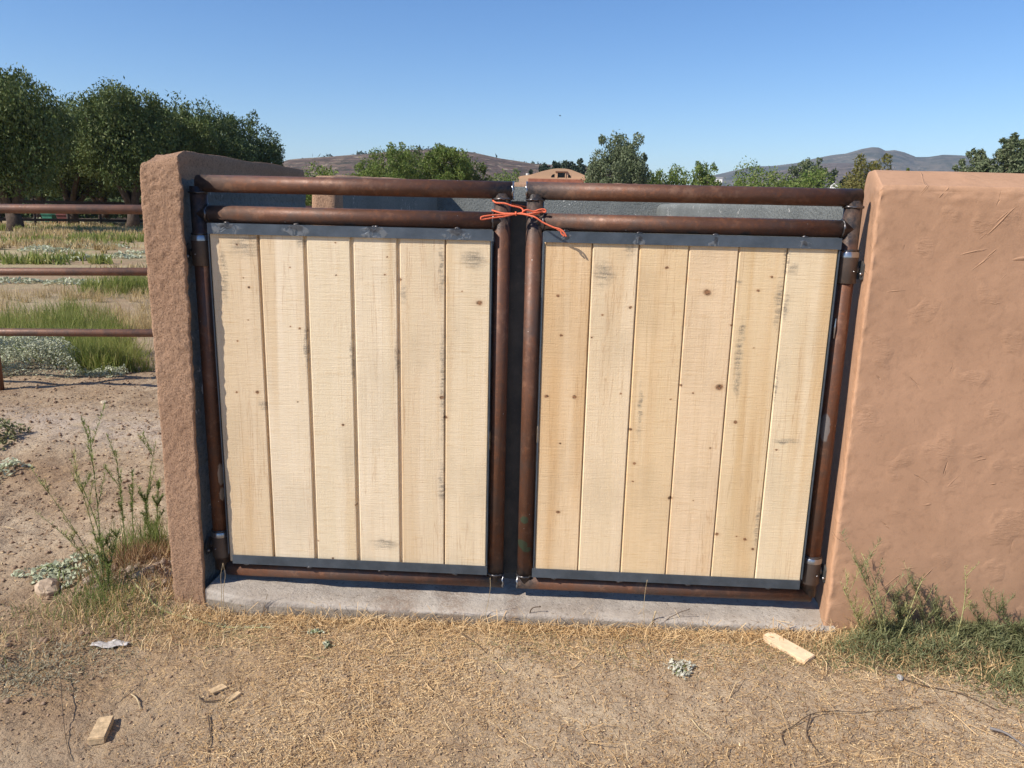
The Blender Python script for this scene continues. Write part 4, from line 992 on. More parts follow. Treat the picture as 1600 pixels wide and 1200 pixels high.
# seedling stalks standing against the sill
def stalk(b, pts, label, mat=DSTEM, r=0.0012):
    p = gp(*b); base = Vector((p.x, p.y, gh(p.x, p.y) - 0.01)); w = [base] + [at(u, v, 1, p.y + dy) for u, v, dy in pts]
    root = empty('dry_stalk', base[:], label, 'stalk', 'dry stalks standing before the sill'); mb = MB(); s = spl(w, 6); mb.tube(s, [r * (1 - 0.5 * i / len(s)) for i in range(len(s))], 5); mb.build('stem', mat, root, smooth=True)
    mb = MB(); mb.tube([s[-1], s[-1] + (s[-1] - s[-2]).normalized() * 0.006], [r * 1.3, r * 0.6], 5); mb.build('tip', mat, root)
stalk((346, 972), [(346, 925, 0), (345, 900, -.01), (348, 882, -.01)], 'thin pale stalk standing before the left end of the sill')
stalk((350, 972), [(349, 925, 0), (352, 900, -.01), (349, 882, -.01)], 'pale stalk looping beside its twin at the left end of the sill')
stalk((754, 975), [(762, 945, 0), (766, 920, -.01), (766, 905, -.01)], 'thin dry stalk standing before the middle of the sill')
stalk((1008, 990), [(1006, 955, 0), (1008, 925, 0), (1011, 908, 0)], 'tall pale stalk standing before the right half of the sill')
stalk((1016, 985), [(1020, 970, 0), (1024, 957, 0)], 'short thick straw stub before the right half of the sill', DSTEM, 0.004)
stalk((1036, 985), [(1040, 970, 0), (1060, 958, 0.01), (1076, 952, 0.01)], 'dark forked stalk leaning right before the sill', BSTEM, 0.002)
stalk((832, 975), [(828, 960, 0), (832, 950, 0), (843, 948, 0)], 'small curled dark seed stalk before the centre of the sill', BSTEM, 0.003)

# right weeds against the wall
def rweed(b, top, dep, lab, lm, smt, nl, seed, lean_y=0.0, **kw):
    p = Vector((b[0], b[1], 0)); q = at(top[0], top[1], 1, p.y + lean_y); h = q.z - gh(p.x, p.y); ln = (q.x - p.x) / h
    weed('weed', (p.x, p.y), h, 1, lab, 'weed', smt, lm, lean=(ln, lean_y / h), nl=nl, seed=seed, droop=0.0, group='weeds growing along the right wall', **kw)
BL = dict(leafL=0.030, leafW=0.0021, st_r=0.0016, twl=(0.2, 0.5), wavy=0.05)
rweed((1.345, -0.225), (1330, 868), 0, 'leafy upright weed by the right wall, closest to the gate', BGLEAF, YSTEM, 110, 201, twig=14, **BL)
rweed((1.355, -0.235), (1343, 862), 0, 'bare yellow-green stalk rising beside the leafy weed nearest the gate', YLEAF, YSTEM, 40, 202, leafL=0.018, leafW=0.003, twig=4, st_r=0.0026)
rweed((1.350, -0.240), (1450, 905), 0, 'curved yellow-green weed arching right in front of the right wall', YLEAF, YSTEM, 60, 203, leafL=0.014, leafW=0.003, twig=2, st_r=0.0028, wavy=0.16)
rweed((1.585, -0.245), (1503, 882), 0, 'tall pale yellow stalk with a flower head before the right wall', YLEAF, YSTEM, 50, 204, leafL=0.016, leafW=0.003, twig=5, st_r=0.0024, start=0.4)
rweed((1.42, -0.19), (1398, 925), 0, 'short bushy grey-green weed behind the arching stem', BGLEAF, YSTEM, 120, 205, twig=14, **BL)
rweed((1.50, -0.18), (1425, 905), 0, 'grey-green weed bending over just right of the bushy one', BGLEAF, YSTEM, 90, 209, twig=12, **BL)
rweed((1.56, -0.19), (1462, 940), 0, 'small grey-green weed midway along the right wall', BGLEAF, YSTEM, 90, 206, twig=12, **BL)
rweed((1.28, -0.24), (1318, 920), 0, 'low fine-leaved weed at the corner of the right wall', YLEAF, YSTEM, 80, 207, twig=12, **BL)
rweed((1.83, -0.20), (1535, 935), 0, 'dark-tipped weed near the right edge of the photo', BGLEAF, GSTEM, 90, 208, twig=12, **BL)
rweed((1.72, -0.19), (1512, 945), 0, 'thin grey-green weed just left of the dark-tipped one', BGLEAF, YSTEM, 70, 210, twig=10, **BL)
def mat_patch(name, pts, mat, L, Wd, label, seed, zmax, tilt=0.9):
    r = np.random.default_rng(seed); P = np.concatenate([np.column_stack([r.normal(x, sx, m), r.normal(y, sy, m)]) for x, y, sx, sy, m in pts]); w = np.concatenate([np.full(m, k) for k, (_, _, _, _, m) in enumerate(pts)])
    z = np.zeros(len(P))
    for k, (x, y, sx, sy, m) in enumerate(pts):
        s_ = w == k; q = ((P[s_, 0] - x) / (2 * sx)) ** 2 + ((P[s_, 1] - y) / (2 * sy)) ** 2; z[s_] = zmax * np.clip(1 - q, 0.05, 1) * (0.75 + 0.5 * noise(P[s_], 14, 2, seed)) * r.random(s_.sum()) ** 0.5
    th = r.uniform(0, 6.28, len(P)); el = r.normal(0.5, tilt * 0.5, len(P)); D = np.column_stack([np.cos(th) * np.cos(el), np.sin(th) * np.cos(el), np.sin(el)])
    V, F = blades(np.column_stack([P, ground_h(P) + z]), D, r.uniform(L * .5, L, len(P)), np.full(len(P), Wd), 0.35, seed); o = obj(name, V, F, mat); tag(o, label, kind='stuff'); return o
mat_patch('ground_cover', [(gp(50, 1035).x, gp(50, 1035).y, 0.17, 0.05, 650), (gp(20, 1060).x, gp(20, 1060).y, 0.12, 0.05, 600), (gp(110, 1010).x, gp(110, 1010).y, 0.12, 0.04, 350)], leafmat('grey-green mat leaf', (0.24, 0.22, 0.14), (0.33, 0.29, 0.19), (0.40, 0.36, 0.25), 0.2, 8), 0.020, 0.0035, 'flat grey-green ground cover at the lower left', 304, 0.02)
mat_patch('ground_cover', [(1.80, -0.22, 0.14, 0.055, 4200), (1.85, -0.40, 0.13, 0.07, 4200), (1.62, -0.20, 0.08, 0.035, 1400), (1.98, -0.3, 0.10, 0.10, 2500)], BGLEAF, 0.045, 0.0028, 'dense blue-green needle-leaved ground cover at the lower right by the wall', 301, 0.10)
mat_patch('ground_cover', [(1.40, -0.20, 0.09, 0.035, 2200), (1.30, -0.27, 0.09, 0.04, 1200), (1.52, -0.30, 0.09, 0.04, 900)], BGLEAF, 0.05, 0.0026, 'thin green tangle round the weeds at the foot of the right wall', 302, 0.10)
mat_patch('dry_tangle', [(1.42, -0.24, 0.15, 0.06, 1600), (1.70, -0.30, 0.15, 0.06, 900)], STRAW, 0.07, 0.0022, 'dry stalk tangle at the foot of the right wall', 303, 0.04)
clods(160, (1.40, 1.52, -0.26, -0.19), 0.008, 0.016, simple('dark rubble', (0.12, 0.10, 0.085), 0.95, 0.3, 60), 'dark clods of soil among the weeds by the right wall', 34)
# grey-leaved low plants
def leafy(name, cx, cy, rx, ry, h, n, size, mat, label, cat, seed, kind=None, group=None):
    r = np.random.default_rng(seed); a = r.uniform(0, 6.28, n); q = np.sqrt(r.random(n)); k = 1 + 0.25 * np.sin(a * 3 + seed) + 0.15 * np.sin(a * 7 + seed * 2)
    x = cx + np.cos(a) * q * rx * k; y = cy + np.sin(a) * q * ry * k; P2 = np.column_stack([x, y])
    z = ground_h(P2) + h * np.sqrt(np.clip(1 - q ** 2, 0, 1)) * (0.7 + 0.6 * noise(P2, 2.2 / max(rx, ry), 2, seed)) * r.random(n) ** 0.35 + 0.003
    N = r.normal(0, 1, (n, 3)); N[:, 2] = np.abs(N[:, 2]) + 0.6; N /= np.linalg.norm(N, axis=1)[:, None]
    U = np.cross(N, r.normal(0, 1, (n, 3))); U /= np.linalg.norm(U, axis=1)[:, None]; W = np.cross(N, U); s = size * r.uniform(0.5, 1.1, n)
    C = np.column_stack([x, y, z]); V = np.stack([C - U * s[:, None], C + W * (s * 0.55)[:, None], C + U * s[:, None], C - W * (s * 0.55)[:, None]], 1).reshape(-1, 3)
    b = np.arange(n) * 4; F = np.column_stack([b, b + 1, b + 2, b + 3])
    if kind: o = obj(name, V, F, mat); tag(o, label, kind=kind); return o
    root = empty(name, (cx, cy, gh(cx, cy)), label, cat, group); obj('foliage', V, F, mat, root)
    rs = random.Random(seed); sb = MB()
    for _ in range(9):
        aa = rs.uniform(0, 6.28); e = (cx + math.cos(aa) * rx * .8, cy + math.sin(aa) * ry * .8); m_ = ((cx + e[0]) / 2, (cy + e[1]) / 2)
        sb.tube([(cx, cy, gh(cx, cy)), (m_[0], m_[1], gh(*m_) + h * 0.55), (e[0], e[1], gh(*e) + h * 0.2)], 0.002 + 0.006 * h, 5)
    sb.build('stem', GSTEM, root, smooth=True); return root
p = gp(98, 893); leafy('weed', p.x, p.y, 0.16, 0.11, 0.075, 620, 0.014, PALE, 'low grey-green leafy weed behind the angular pale stone', 'weed', 401)
p = gp(1064, 1048); leafy('weed', p.x, p.y, 0.045, 0.05, 0.025, 240, 0.008, leafmat('whitish dried leaf', (0.50, 0.48, 0.38), (0.40, 0.38, 0.29), (0.62, 0.60, 0.5), 0.1, 8), 'small whitish dried weed tuft alone on the soil below the right leaf', 'weed', 402)
p = gp(512, 1005); leafy('weed', p.x, p.y, 0.02, 0.02, 0.02, 60, 0.007, PALE, 'tiny pale dried seed head in the straw left of centre', 'weed', 403)
p = gp(492, 985); leafy('weed', p.x, p.y, 0.03, 0.015, 0.015, 60, 0.007, PALE, 'flattened pale dried leaf clump just under the sill left of centre', 'weed', 404)
p = gp(1600, 975); leafy('weed', 2.02, -0.23, 0.05, 0.06, 0.10, 90, 0.016, PALE, 'pale broad-leaved weed at the right edge by the wall', 'weed', 405)
p = gp(8, 690); leafy('weed', p.x - 0.12, p.y, 0.22, 0.2, 0.18, 700, 0.018, BGLEAF, 'low dark weed at the left edge on the bare dirt', 'weed', 406)
p = gp(10, 740); leafy('weed', p.x - 0.05, p.y, 0.14, 0.12, 0.08, 300, 0.016, PALE, 'low pale weed at the left edge just below the dark one', 'weed', 407)
# beyond the pipe fence
p = gp(60, 580); leafy('shrub', p.x - 0.38, p.y + 0.05, 0.72, 0.46, 0.44, 20000, 0.011, PALE, 'spreading grey-leaved low shrub behind the pipe fence', 'shrub', 411)
p = gp(150, 590); leafy('shrub', p.x, p.y + 0.1, 0.24, 0.16, 0.14, 2200, 0.011, PALE, 'low grey-leaved shrub at the right end of the big grey one behind the fence', 'shrub', 412)
for k, (u, v, w, h, lab) in enumerate([(75, 545, 1.0, 0.1, ''), (235, 395, 1.2, 0.16, ''), (70, 393, 1.3, 0.3, ''), (120, 405, 1.2, 0.22, ''), (150, 350, 2.2, 0.5, ''), (65, 348, 2.2, 0.6, ''), (190, 402, 1.0, 0.15, ''), (20, 440, 0.9, 0.14, ''), (110, 442, 0.9, 0.10, ''), (130, 386, 1.2, 0.12, ''), (165, 386, 1.4, 0.15, '')]):
    p = gp(u, v); leafy('grey_scrub', p.x, p.y, w * 0.6, w * 0.35, h, 420, 0.02 + 0.0018 * (p.y), PALE, 'low grey scrub patch number' , 'scrub', 420 + k, kind='stuff')
for o in [o for o in COL.objects if o.name.startswith('grey_scrub')]: o['label'] = 'patches of low grey-leaved scrub dotted over the dry field'
def grass(name, pts, hr, wr, mat, label, seed, tilt=0.45):
    r = np.random.default_rng(seed + 7); out = []
    for x, y, s_, m in pts:                      # every patch is made of tussocks
        k = max(3, m // 45)
        for _ in range(k): out.append((r.normal(x, s_), r.normal(y, s_ * 0.8), 0.035 + 0.012 * y * r.random(), max(8, int(m / k * r.uniform(0.4, 1.6)))))
    pts = out
    return tuft_field(name, pts, 0, hr, wr, mat, label, seed, tilt=tilt)
FG = leafmat('green field grass', (0.18, 0.23, 0.05), (0.26, 0.29, 0.07), (0.42, 0.39, 0.14), 0.35, 1.5)
FD = leafmat('dry field grass', (0.50, 0.38, 0.19), (0.58, 0.45, 0.24), (0.42, 0.30, 0.13), 0.3, 1.0)
GP = lambda u, v, s, m: (gp(u, v).x, gp(u, v).y, s, m)
grass('field_grass', [GP(168, 580, 0.10, 1500), GP(150, 566, 0.14, 1500), GP(170, 556, 0.14, 1000), GP(100, 548, 0.24, 1600), GP(60, 530, 0.35, 1800), GP(120, 524, 0.25, 1300), GP(20, 520, 0.4, 1300), GP(100, 500, 0.3, 900)], (0.12, 0.36), (0.004, 0.008), FG, 'bright green grass growing behind the pipe fence', 501)
grass('field_grass', [GP(200, 455, 0.35, 1100), GP(180, 458, 0.3, 600), GP(225, 456, 0.3, 800)], (0.12, 0.36), (0.008, 0.014), FG, 'green grass clump in the field beside the pillar', 502)
grass('field_grass', [GP(30, 360, 1.6, 700), GP(200, 375, 1.8, 1500), GP(150, 378, 1.5, 600), GP(25, 410, 0.6, 500), GP(215, 360, 2.0, 700)], (0.12, 0.36), (0.03, 0.05), FG, 'green grass patches far out in the dry field', 503)
grass('dry_field_grass', [GP(120, 500, 0.8, 1800), GP(200, 505, 0.6, 1000), GP(60, 470, 1.2, 1300), GP(30, 550, 0.5, 500), GP(215, 515, 0.22, 700), GP(150, 470, 1.0, 900)], (0.06, 0.24), (0.004, 0.008), FD, 'dry yellow grass behind the pipe fence', 504)
grass('dry_field_grass', [GP(60, 370, 2.5, 1700), GP(120, 365, 2.6, 1700), GP(180, 360, 3.0, 2500), GP(100, 385, 1.4, 900), GP(40, 385, 1.4, 600), GP(215, 362, 2.5, 1500), GP(150, 352, 4.0, 2000), GP(230, 430, 0.7, 400)], (0.10, 0.30), (0.025, 0.045), FD, 'dry yellow grass over the far part of the field', 505)
# green seen through the enclosure opening
# ------------------------------------------------------------------ trees
BARK = simple('bark', (0.085, 0.06, 0.045), 0.95, 0.35, 6, bump=0.03)
def tree(base, H, W, label, mat, n=9000, leaf=0.16, trunk=0.25, cb=0.25, droop=0.5, lumps=34, seed=0, name='tree', cat='tree', limbs=6, shape=1.0, group=None, lw=0.42, depth=None):
    r = np.random.default_rng(seed); root = empty(name, base, label, cat, group); b = np.array(base)
    z0 = H * cb; dp = (depth or W); cz_ = (z0 + H) / 2; hz_ = (H - z0) / 2
    C = []; Rr = []
    lumps = int(lumps * 1.7)
    while len(C) < lumps:
        p = r.uniform(-1, 1, 3)
        q = np.linalg.norm(p)
        if q > 1 or q < 0.25: continue
        k = 1.0 if p[2] < 0 else (1 - p[2] ** 2) ** (0.5 * (shape - 1) if shape > 1 else 0)
        C.append((p[0] * W / 2 * 0.86 * k, p[1] * dp / 2 * 0.86 * k, cz_ + p[2] * hz_ * 0.84)); Rr.append(W * (0.05 + 0.15 * r.random() ** 1.3))
    for _ in range(max(5, lumps // 6)):          # plumes that break the outline
        a = r.uniform(0, 6.28); e = r.uniform(0.15, 1.25); k = r.uniform(0.85, 1.05)
        C.append((math.cos(a) * math.cos(e) * W / 2 * k, math.sin(a) * math.cos(e) * dp / 2 * k, min(cz_ + math.sin(e) * hz_ * k, H * 1.0))); Rr.append(W * r.uniform(0.05, 0.09))
    C = np.array(C); Rr = np.array(Rr)
    w = Rr ** 1.6; ci = r.choice(len(C), n, p=w / w.sum()); d = r.normal(0, 1, (n, 3)); d /= np.linalg.norm(d, axis=1)[:, None]
    rad = Rr[ci] * (0.55 + 0.5 * r.random(n) + 0.22 * np.minimum(r.exponential(0.5, n), 1.3)); P = C[ci] + d * rad[:, None] * np.array([1, 1, 1.15])
    low = P[:, 2] < z0 * 1.0; P[low, 2] = z0 * (1.0 + 0.5 * r.random(low.sum()))
    # leaf sprays: small blades gathered into hanging strands
    D = r.normal(0, 1, (n, 3)) * (1 - droop * 0.6); D[:, 2] -= droop * 1.3; D /= np.linalg.norm(D, axis=1)[:, None]
    L = leaf * r.uniform(0.6, 1.4, n); s = np.cross(D, r.normal(0, 1, (n, 3))); s /= np.linalg.norm(s, axis=1)[:, None]
    A = P - D * (L / 2)[:, None]; B = P + D * (L / 2)[:, None]; ww = s * (L * lw / 2)[:, None]
    V = np.stack([A, P + ww, B, P - ww], 1).reshape(-1, 3) + b; k = np.arange(n) * 4; F = np.column_stack([k, k + 1, k + 2, k + 3])
    rs = random.Random(seed); tb = MB(); fork = Vector(base) + Vector((rs.uniform(-.05, .05) * H, 0, max(z0 * 0.55, H * 0.12)))
    tb.tube([Vector(base) - Vector((0, 0, 0.2)), Vector(base).lerp(fork, 0.5) + Vector((trunk * .2, 0, 0)), fork], [trunk * 1.35, trunk * 1.05, trunk * 0.9], 9)
    tr = tb.build('trunk', BARK, root, smooth=True)
    order = np.argsort(Rr)[-limbs:]
    for k in order:
        e = Vector(C[k]) + Vector(base); m_ = fork.lerp(e, 0.5) + Vector((rs.uniform(-.05, .05) * W, rs.uniform(-.05, .05) * W, 0.04 * H))
        lb = MB(); lb.tube(spl([fork - Vector((0, 0, trunk * .3)), m_, e], 4), [trunk * (0.62 - 0.055 * i) for i in range(9)], 7); lb.build('limb', BARK, root, smooth=True)
    obj('crown', V, F, mat, root)
    return root
PEP = leafmat('pepper tree leaf', (0.070, 0.105, 0.026), (0.105, 0.14, 0.038), (0.18, 0.20, 0.07), 0.14, 0.5)
PEPD = leafmat('dark pepper tree leaf', (0.050, 0.08, 0.024), (0.075, 0.11, 0.034), (0.13, 0.155, 0.06), 0.12, 0.5)
LG = leafmat('light green tree leaf', (0.12, 0.18, 0.035), (0.17, 0.22, 0.05), (0.25, 0.27, 0.09), 0.3, 0.3)
GG = leafmat('grey-green tree leaf', (0.095, 0.125, 0.055), (0.14, 0.17, 0.085), (0.22, 0.24, 0.14), 0.2, 0.4)
DG = leafmat('dark conifer leaf', (0.028, 0.045, 0.022), (0.04, 0.06, 0.03), (0.06, 0.08, 0.04), 0.1, 0.4)
OG = leafmat('olive yellow tree leaf', (0.15, 0.15, 0.04), (0.19, 0.17, 0.05), (0.24, 0.20, 0.08), 0.3, 0.3)
def T(u, vtop, wpx, dist, label, mat, **kw):
    p = far(u, dist); H = zfar(u, vtop, dist); W = wpx / 1200 * dist
    return tree((p.x, p.y, 0), H, W, label, mat, seed=int(u * 7 + dist), **kw)
gl = 'pepper trees along the far side of the field'
T(20, 112, 150, 42, 'tall drooping pepper tree at the far left, highest of the row', PEP, n=52000, leaf=0.15, trunk=0.32, cb=0.22, droop=0.75, lumps=60, group=gl, limbs=9)
T(112, 166, 165, 52, 'broad dark pepper tree right of the tallest one', PEP, n=38000, leaf=0.17, trunk=0.30, cb=0.24, droop=0.6, lumps=50, group=gl, limbs=9)
T(205, 140, 130, 48, 'pepper tree with a high rounded crown, middle of the row', PEP, n=44000, leaf=0.16, trunk=0.30, cb=0.24, droop=0.6, lumps=55, group=gl, limbs=8)
T(280, 165, 110, 50, 'bushy pepper tree behind the left stucco wall', PEP, n=32000, leaf=0.16, trunk=0.28, cb=0.22, droop=0.6, lumps=45, group=gl)
T(330, 176, 130, 53, 'pepper tree second from the right end of the row', PEPD, n=30000, leaf=0.17, trunk=0.28, cb=0.2, droop=0.5, lumps=45, group=gl)
T(385, 180, 105, 56, 'rightmost pepper tree of the left row', PEPD, n=26000, leaf=0.17, trunk=0.28, cb=0.16, droop=0.5, lumps=40, group=gl)
T(160, 172, 130, 58, 'dark pepper tree filling the gap behind the row', PEPD, n=18000, leaf=0.22, trunk=0.3, cb=0.24, droop=0.5, lumps=45, group=gl)
T(60, 200, 140, 62, 'dark tree behind the tallest pepper tree', PEPD, n=18000, leaf=0.22, trunk=0.3, cb=0.24, droop=0.5, lumps=45, group=gl)
T(255, 168, 150, 60, 'dark tree behind the rounded pepper tree', PEPD, n=18000, leaf=0.22, trunk=0.3, cb=0.2, droop=0.5, lumps=45, group=gl)
T(100, 290, 60, 75, 'small sunlit green tree beneath the pepper crowns', LG, n=4000, leaf=0.3, trunk=0.15, cb=0.05, droop=0.1, lumps=25)
T(10, 292, 60, 80, 'low sunlit tree at the left edge under the pepper crowns', LG, n=3000, leaf=0.3, trunk=0.15, cb=0.05, droop=0.1, lumps=20)
T(155, 300, 40, 85, 'small green shrubby tree between two pepper trunks', LG, n=2500, leaf=0.3, trunk=0.15, cb=0.05, droop=0.1, lumps=20)
T(418, 205, 50, 60, 'small dark pepper tree at the right end of the row', PEPD, n=9000, leaf=0.17, trunk=0.2, cb=0.1, droop=0.5, lumps=22, group=gl)
T(442, 245, 14, 150, 'small dark tree peeking out right of the pepper row', DG, n=1200, leaf=0.4, trunk=0.2, cb=0.1, droop=0, lumps=14)
T(505, 266, 90, 42, 'low light green tree just above the opening in the back wall', LG, n=6000, leaf=0.16, trunk=0.12, cb=0.1, droop=0.3, lumps=30)
T(580, 252, 70, 48, 'light green bushy tree, left part of the central clump', LG, n=14000, leaf=0.14, trunk=0.18, cb=0.08, droop=0.45, lumps=34)
T(612, 226, 90, 46, 'upright green tree in the central clump', LG, n=20000, leaf=0.14, trunk=0.2, cb=0.08, droop=0.45, lumps=36)
T(660, 228, 90, 50, 'dense green tree in the middle of the central clump', PEP, n=20000, leaf=0.14, trunk=0.2, cb=0.08, droop=0.3, lumps=36)
T(698, 224, 80, 47, 'pointed light green tree, tallest of the central clump', LG, n=20000, leaf=0.14, trunk=0.2, cb=0.08, droop=0.45, lumps=34)
T(735, 245, 65, 49, 'darker green tree at the right end of the central clump', PEP, n=8000, leaf=0.17, trunk=0.18, cb=0.08, droop=0.4, lumps=26)
T(792, 266, 72, 85, 'small round green tree left of the gabled house', LG, n=4500, leaf=0.24, trunk=0.15, cb=0.08, droop=0.0, lumps=24)
T(962, 207, 92, 60, 'big solitary grey-green tree right of the gabled house', GG, n=34000, leaf=0.19, trunk=0.3, cb=0.06, droop=0.6, lumps=46, shape=2.2)
T(922, 274, 34, 62, 'small bright green bush before the house roof', LG, n=4000, leaf=0.2, trunk=0.1, cb=0.05, droop=0.1, lumps=22)
for (u, v, w, lab) in ((850, 251, 14, 'dark cypress-like tree at the left of the distant group'), (866, 250, 12, 'dark conifer second in the distant group'), (881, 245, 18, 'broad dark conifer behind the house gable'), (901, 246, 14, 'tall dark pine right of the house gable'), (893, 256, 24, 'low dark tree between the two tall pines'), (828, 262, 5, 'slim cypress left of the house'), (843, 261, 6, 'slim dark cypress near the gable')):
    T(u, v, w * 1.7, 190, lab, DG, n=5000, leaf=0.5, trunk=0.25, cb=0.3, droop=0.0, lumps=34, limbs=2, shape=1.0, group='distant dark conifers behind the house', lw=0.6)
T(1012, 262, 54, 66, 'narrow green tree beside the big grey-green one', LG, n=5000, leaf=0.2, trunk=0.12, cb=0.05, droop=0.3, lumps=22)
T(1055, 262, 102, 62, 'bushy light green tree above the right leaf', LG, n=8000, leaf=0.2, trunk=0.15, cb=0.05, droop=0.4, lumps=28)
T(1095, 250, 54, 61, 'upright light green tree with a pointed top', LG, n=6000, leaf=0.2, trunk=0.15, cb=0.05, droop=0.4, lumps=24, shape=1.6)
T(1175, 262, 112, 60, 'low rounded bright green tree above the right leaf', LG, n=9000, leaf=0.2, trunk=0.14, cb=0.03, droop=0.3, lumps=30)
T(1215, 270, 68, 66, 'small green tree between the rounded one and the taller one', PEP, n=4500, leaf=0.22, trunk=0.12, cb=0.03, droop=0.2, lumps=20)
T(1256, 246, 59, 70, 'grey-green tree rising before the distant mountain', GG, n=7000, leaf=0.24, trunk=0.18, cb=0.05, droop=0.3, lumps=26)
T(1265, 266, 96, 64, 'low yellow-green tree below the grey-green one', LG, n=6000, leaf=0.22, trunk=0.14, cb=0.03, droop=0.2, lumps=24)
T(1310, 266, 54, 80, 'dark green tree left of the olive-coloured one', DG, n=5000, leaf=0.28, trunk=0.18, cb=0.04, droop=0.1, lumps=24)
T(1357, 238, 86, 52, 'olive-yellow tree rising behind the corner of the right wall', OG, n=10000, leaf=0.18, trunk=0.16, cb=0.04, droop=0.2, lumps=32)
T(1415, 255, 24, 70, 'tip of a small green tree just over the right wall', LG, n=2500, leaf=0.2, trunk=0.1, cb=0.04, droop=0.2, lumps=14)
T(1508, 224, 44, 68, 'dark grey-green tree above the right wall, shorter of the two', GG, n=9000, leaf=0.25, trunk=0.2, cb=0.04, droop=0.2, lumps=30)
T(1563, 205, 60, 66, 'tall dark grey-green tree above the right end of the wall', GG, n=16000, leaf=0.25, trunk=0.24, cb=0.04, droop=0.2, lumps=40, shape=1.4)
T(1600, 240, 40, 64, 'small grey-green tree at the right edge of the photo', GG, n=6000, leaf=0.24, trunk=0.15, cb=0.04, droop=0.2, lumps=24)
# tree belt farther off that reads as one mass
def belt(u0, u1, v, dist, n, mat, label, seed, leaf=0.5):
    r = np.random.default_rng(seed); us = r.uniform(u0, u1, n); V = []
    P = np.array([far(u, dist + q)[:] for u, q in zip(us, r.uniform(0, 25, n))]); H = np.array([max(0.5, zfar(u, v, dist)) for u in us]) * (0.7 + 0.35 * noise(np.column_stack([us, us * 0]), 0.08, 3, seed))
    P[:, 2] = r.random(n) * H; d = r.normal(0, 1, (n, 3)); d /= np.linalg.norm(d, axis=1)[:, None]; s = np.cross(d, r.normal(0, 1, (n, 3))); s /= np.linalg.norm(s, axis=1)[:, None]; L = leaf * r.uniform(.5, 1.2, n)[:, None]
    V = np.stack([P - d * L, P + s * L * .5, P + d * L, P - s * L * .5], 1).reshape(-1, 3); k = np.arange(n) * 4
    tag(obj('tree_belt', V, np.column_stack([k, k + 1, k + 2, k + 3]), mat), label, kind='stuff')
belt(980, 1340, 284, 110, 9000, PEP, 'far belt of trees that reads as one mass right of centre', 601)
belt(440, 830, 292, 120, 7000, PEP, 'far belt of trees that reads as one mass at the foot of the hill', 602)
belt(-120, 440, 283, 68, 26000, PEPD, 'dark low foliage added for the shade behind the pepper trunks', 603, leaf=0.28)  # added dark leaves stand in for the shade under the crowns
# scrub trees dotted on the hill crest
r_ = np.random.default_rng(77); SP = []
for u, v, m in ((515, 246, 7), (562, 243, 4), (570, 242, 4), (600, 241, 3), (668, 233, 6), (690, 231, 5), (742, 244, 4), (770, 251, 5), (805, 257, 6), (822, 257, 8), (835, 258, 8), (478, 252, 1)):
    p = far(u, 845); z = zfar(u, v + 2, 845); SP.append((p.x, p.y, z, m * 0.8))
V = []
for x, y, z, m in SP:
    n = 90; d = r_.normal(0, 1, (n, 3)); P = np.array([x, y, z]) + d * np.array([m, m, 1.6]); s = r_.normal(0, 1, (n, 3)) * 1.7; q = r_.normal(0, 1, (n, 3)) * 1.7
    V.append(np.stack([P, P + s, P + q], 1).reshape(-1, 3))
V = np.concatenate(V); tag(obj('hillside_scrub', V, np.arange(len(V)).reshape(-1, 3), DG), 'clumps of dark scrub along the crest of the brown hill', kind='stuff')

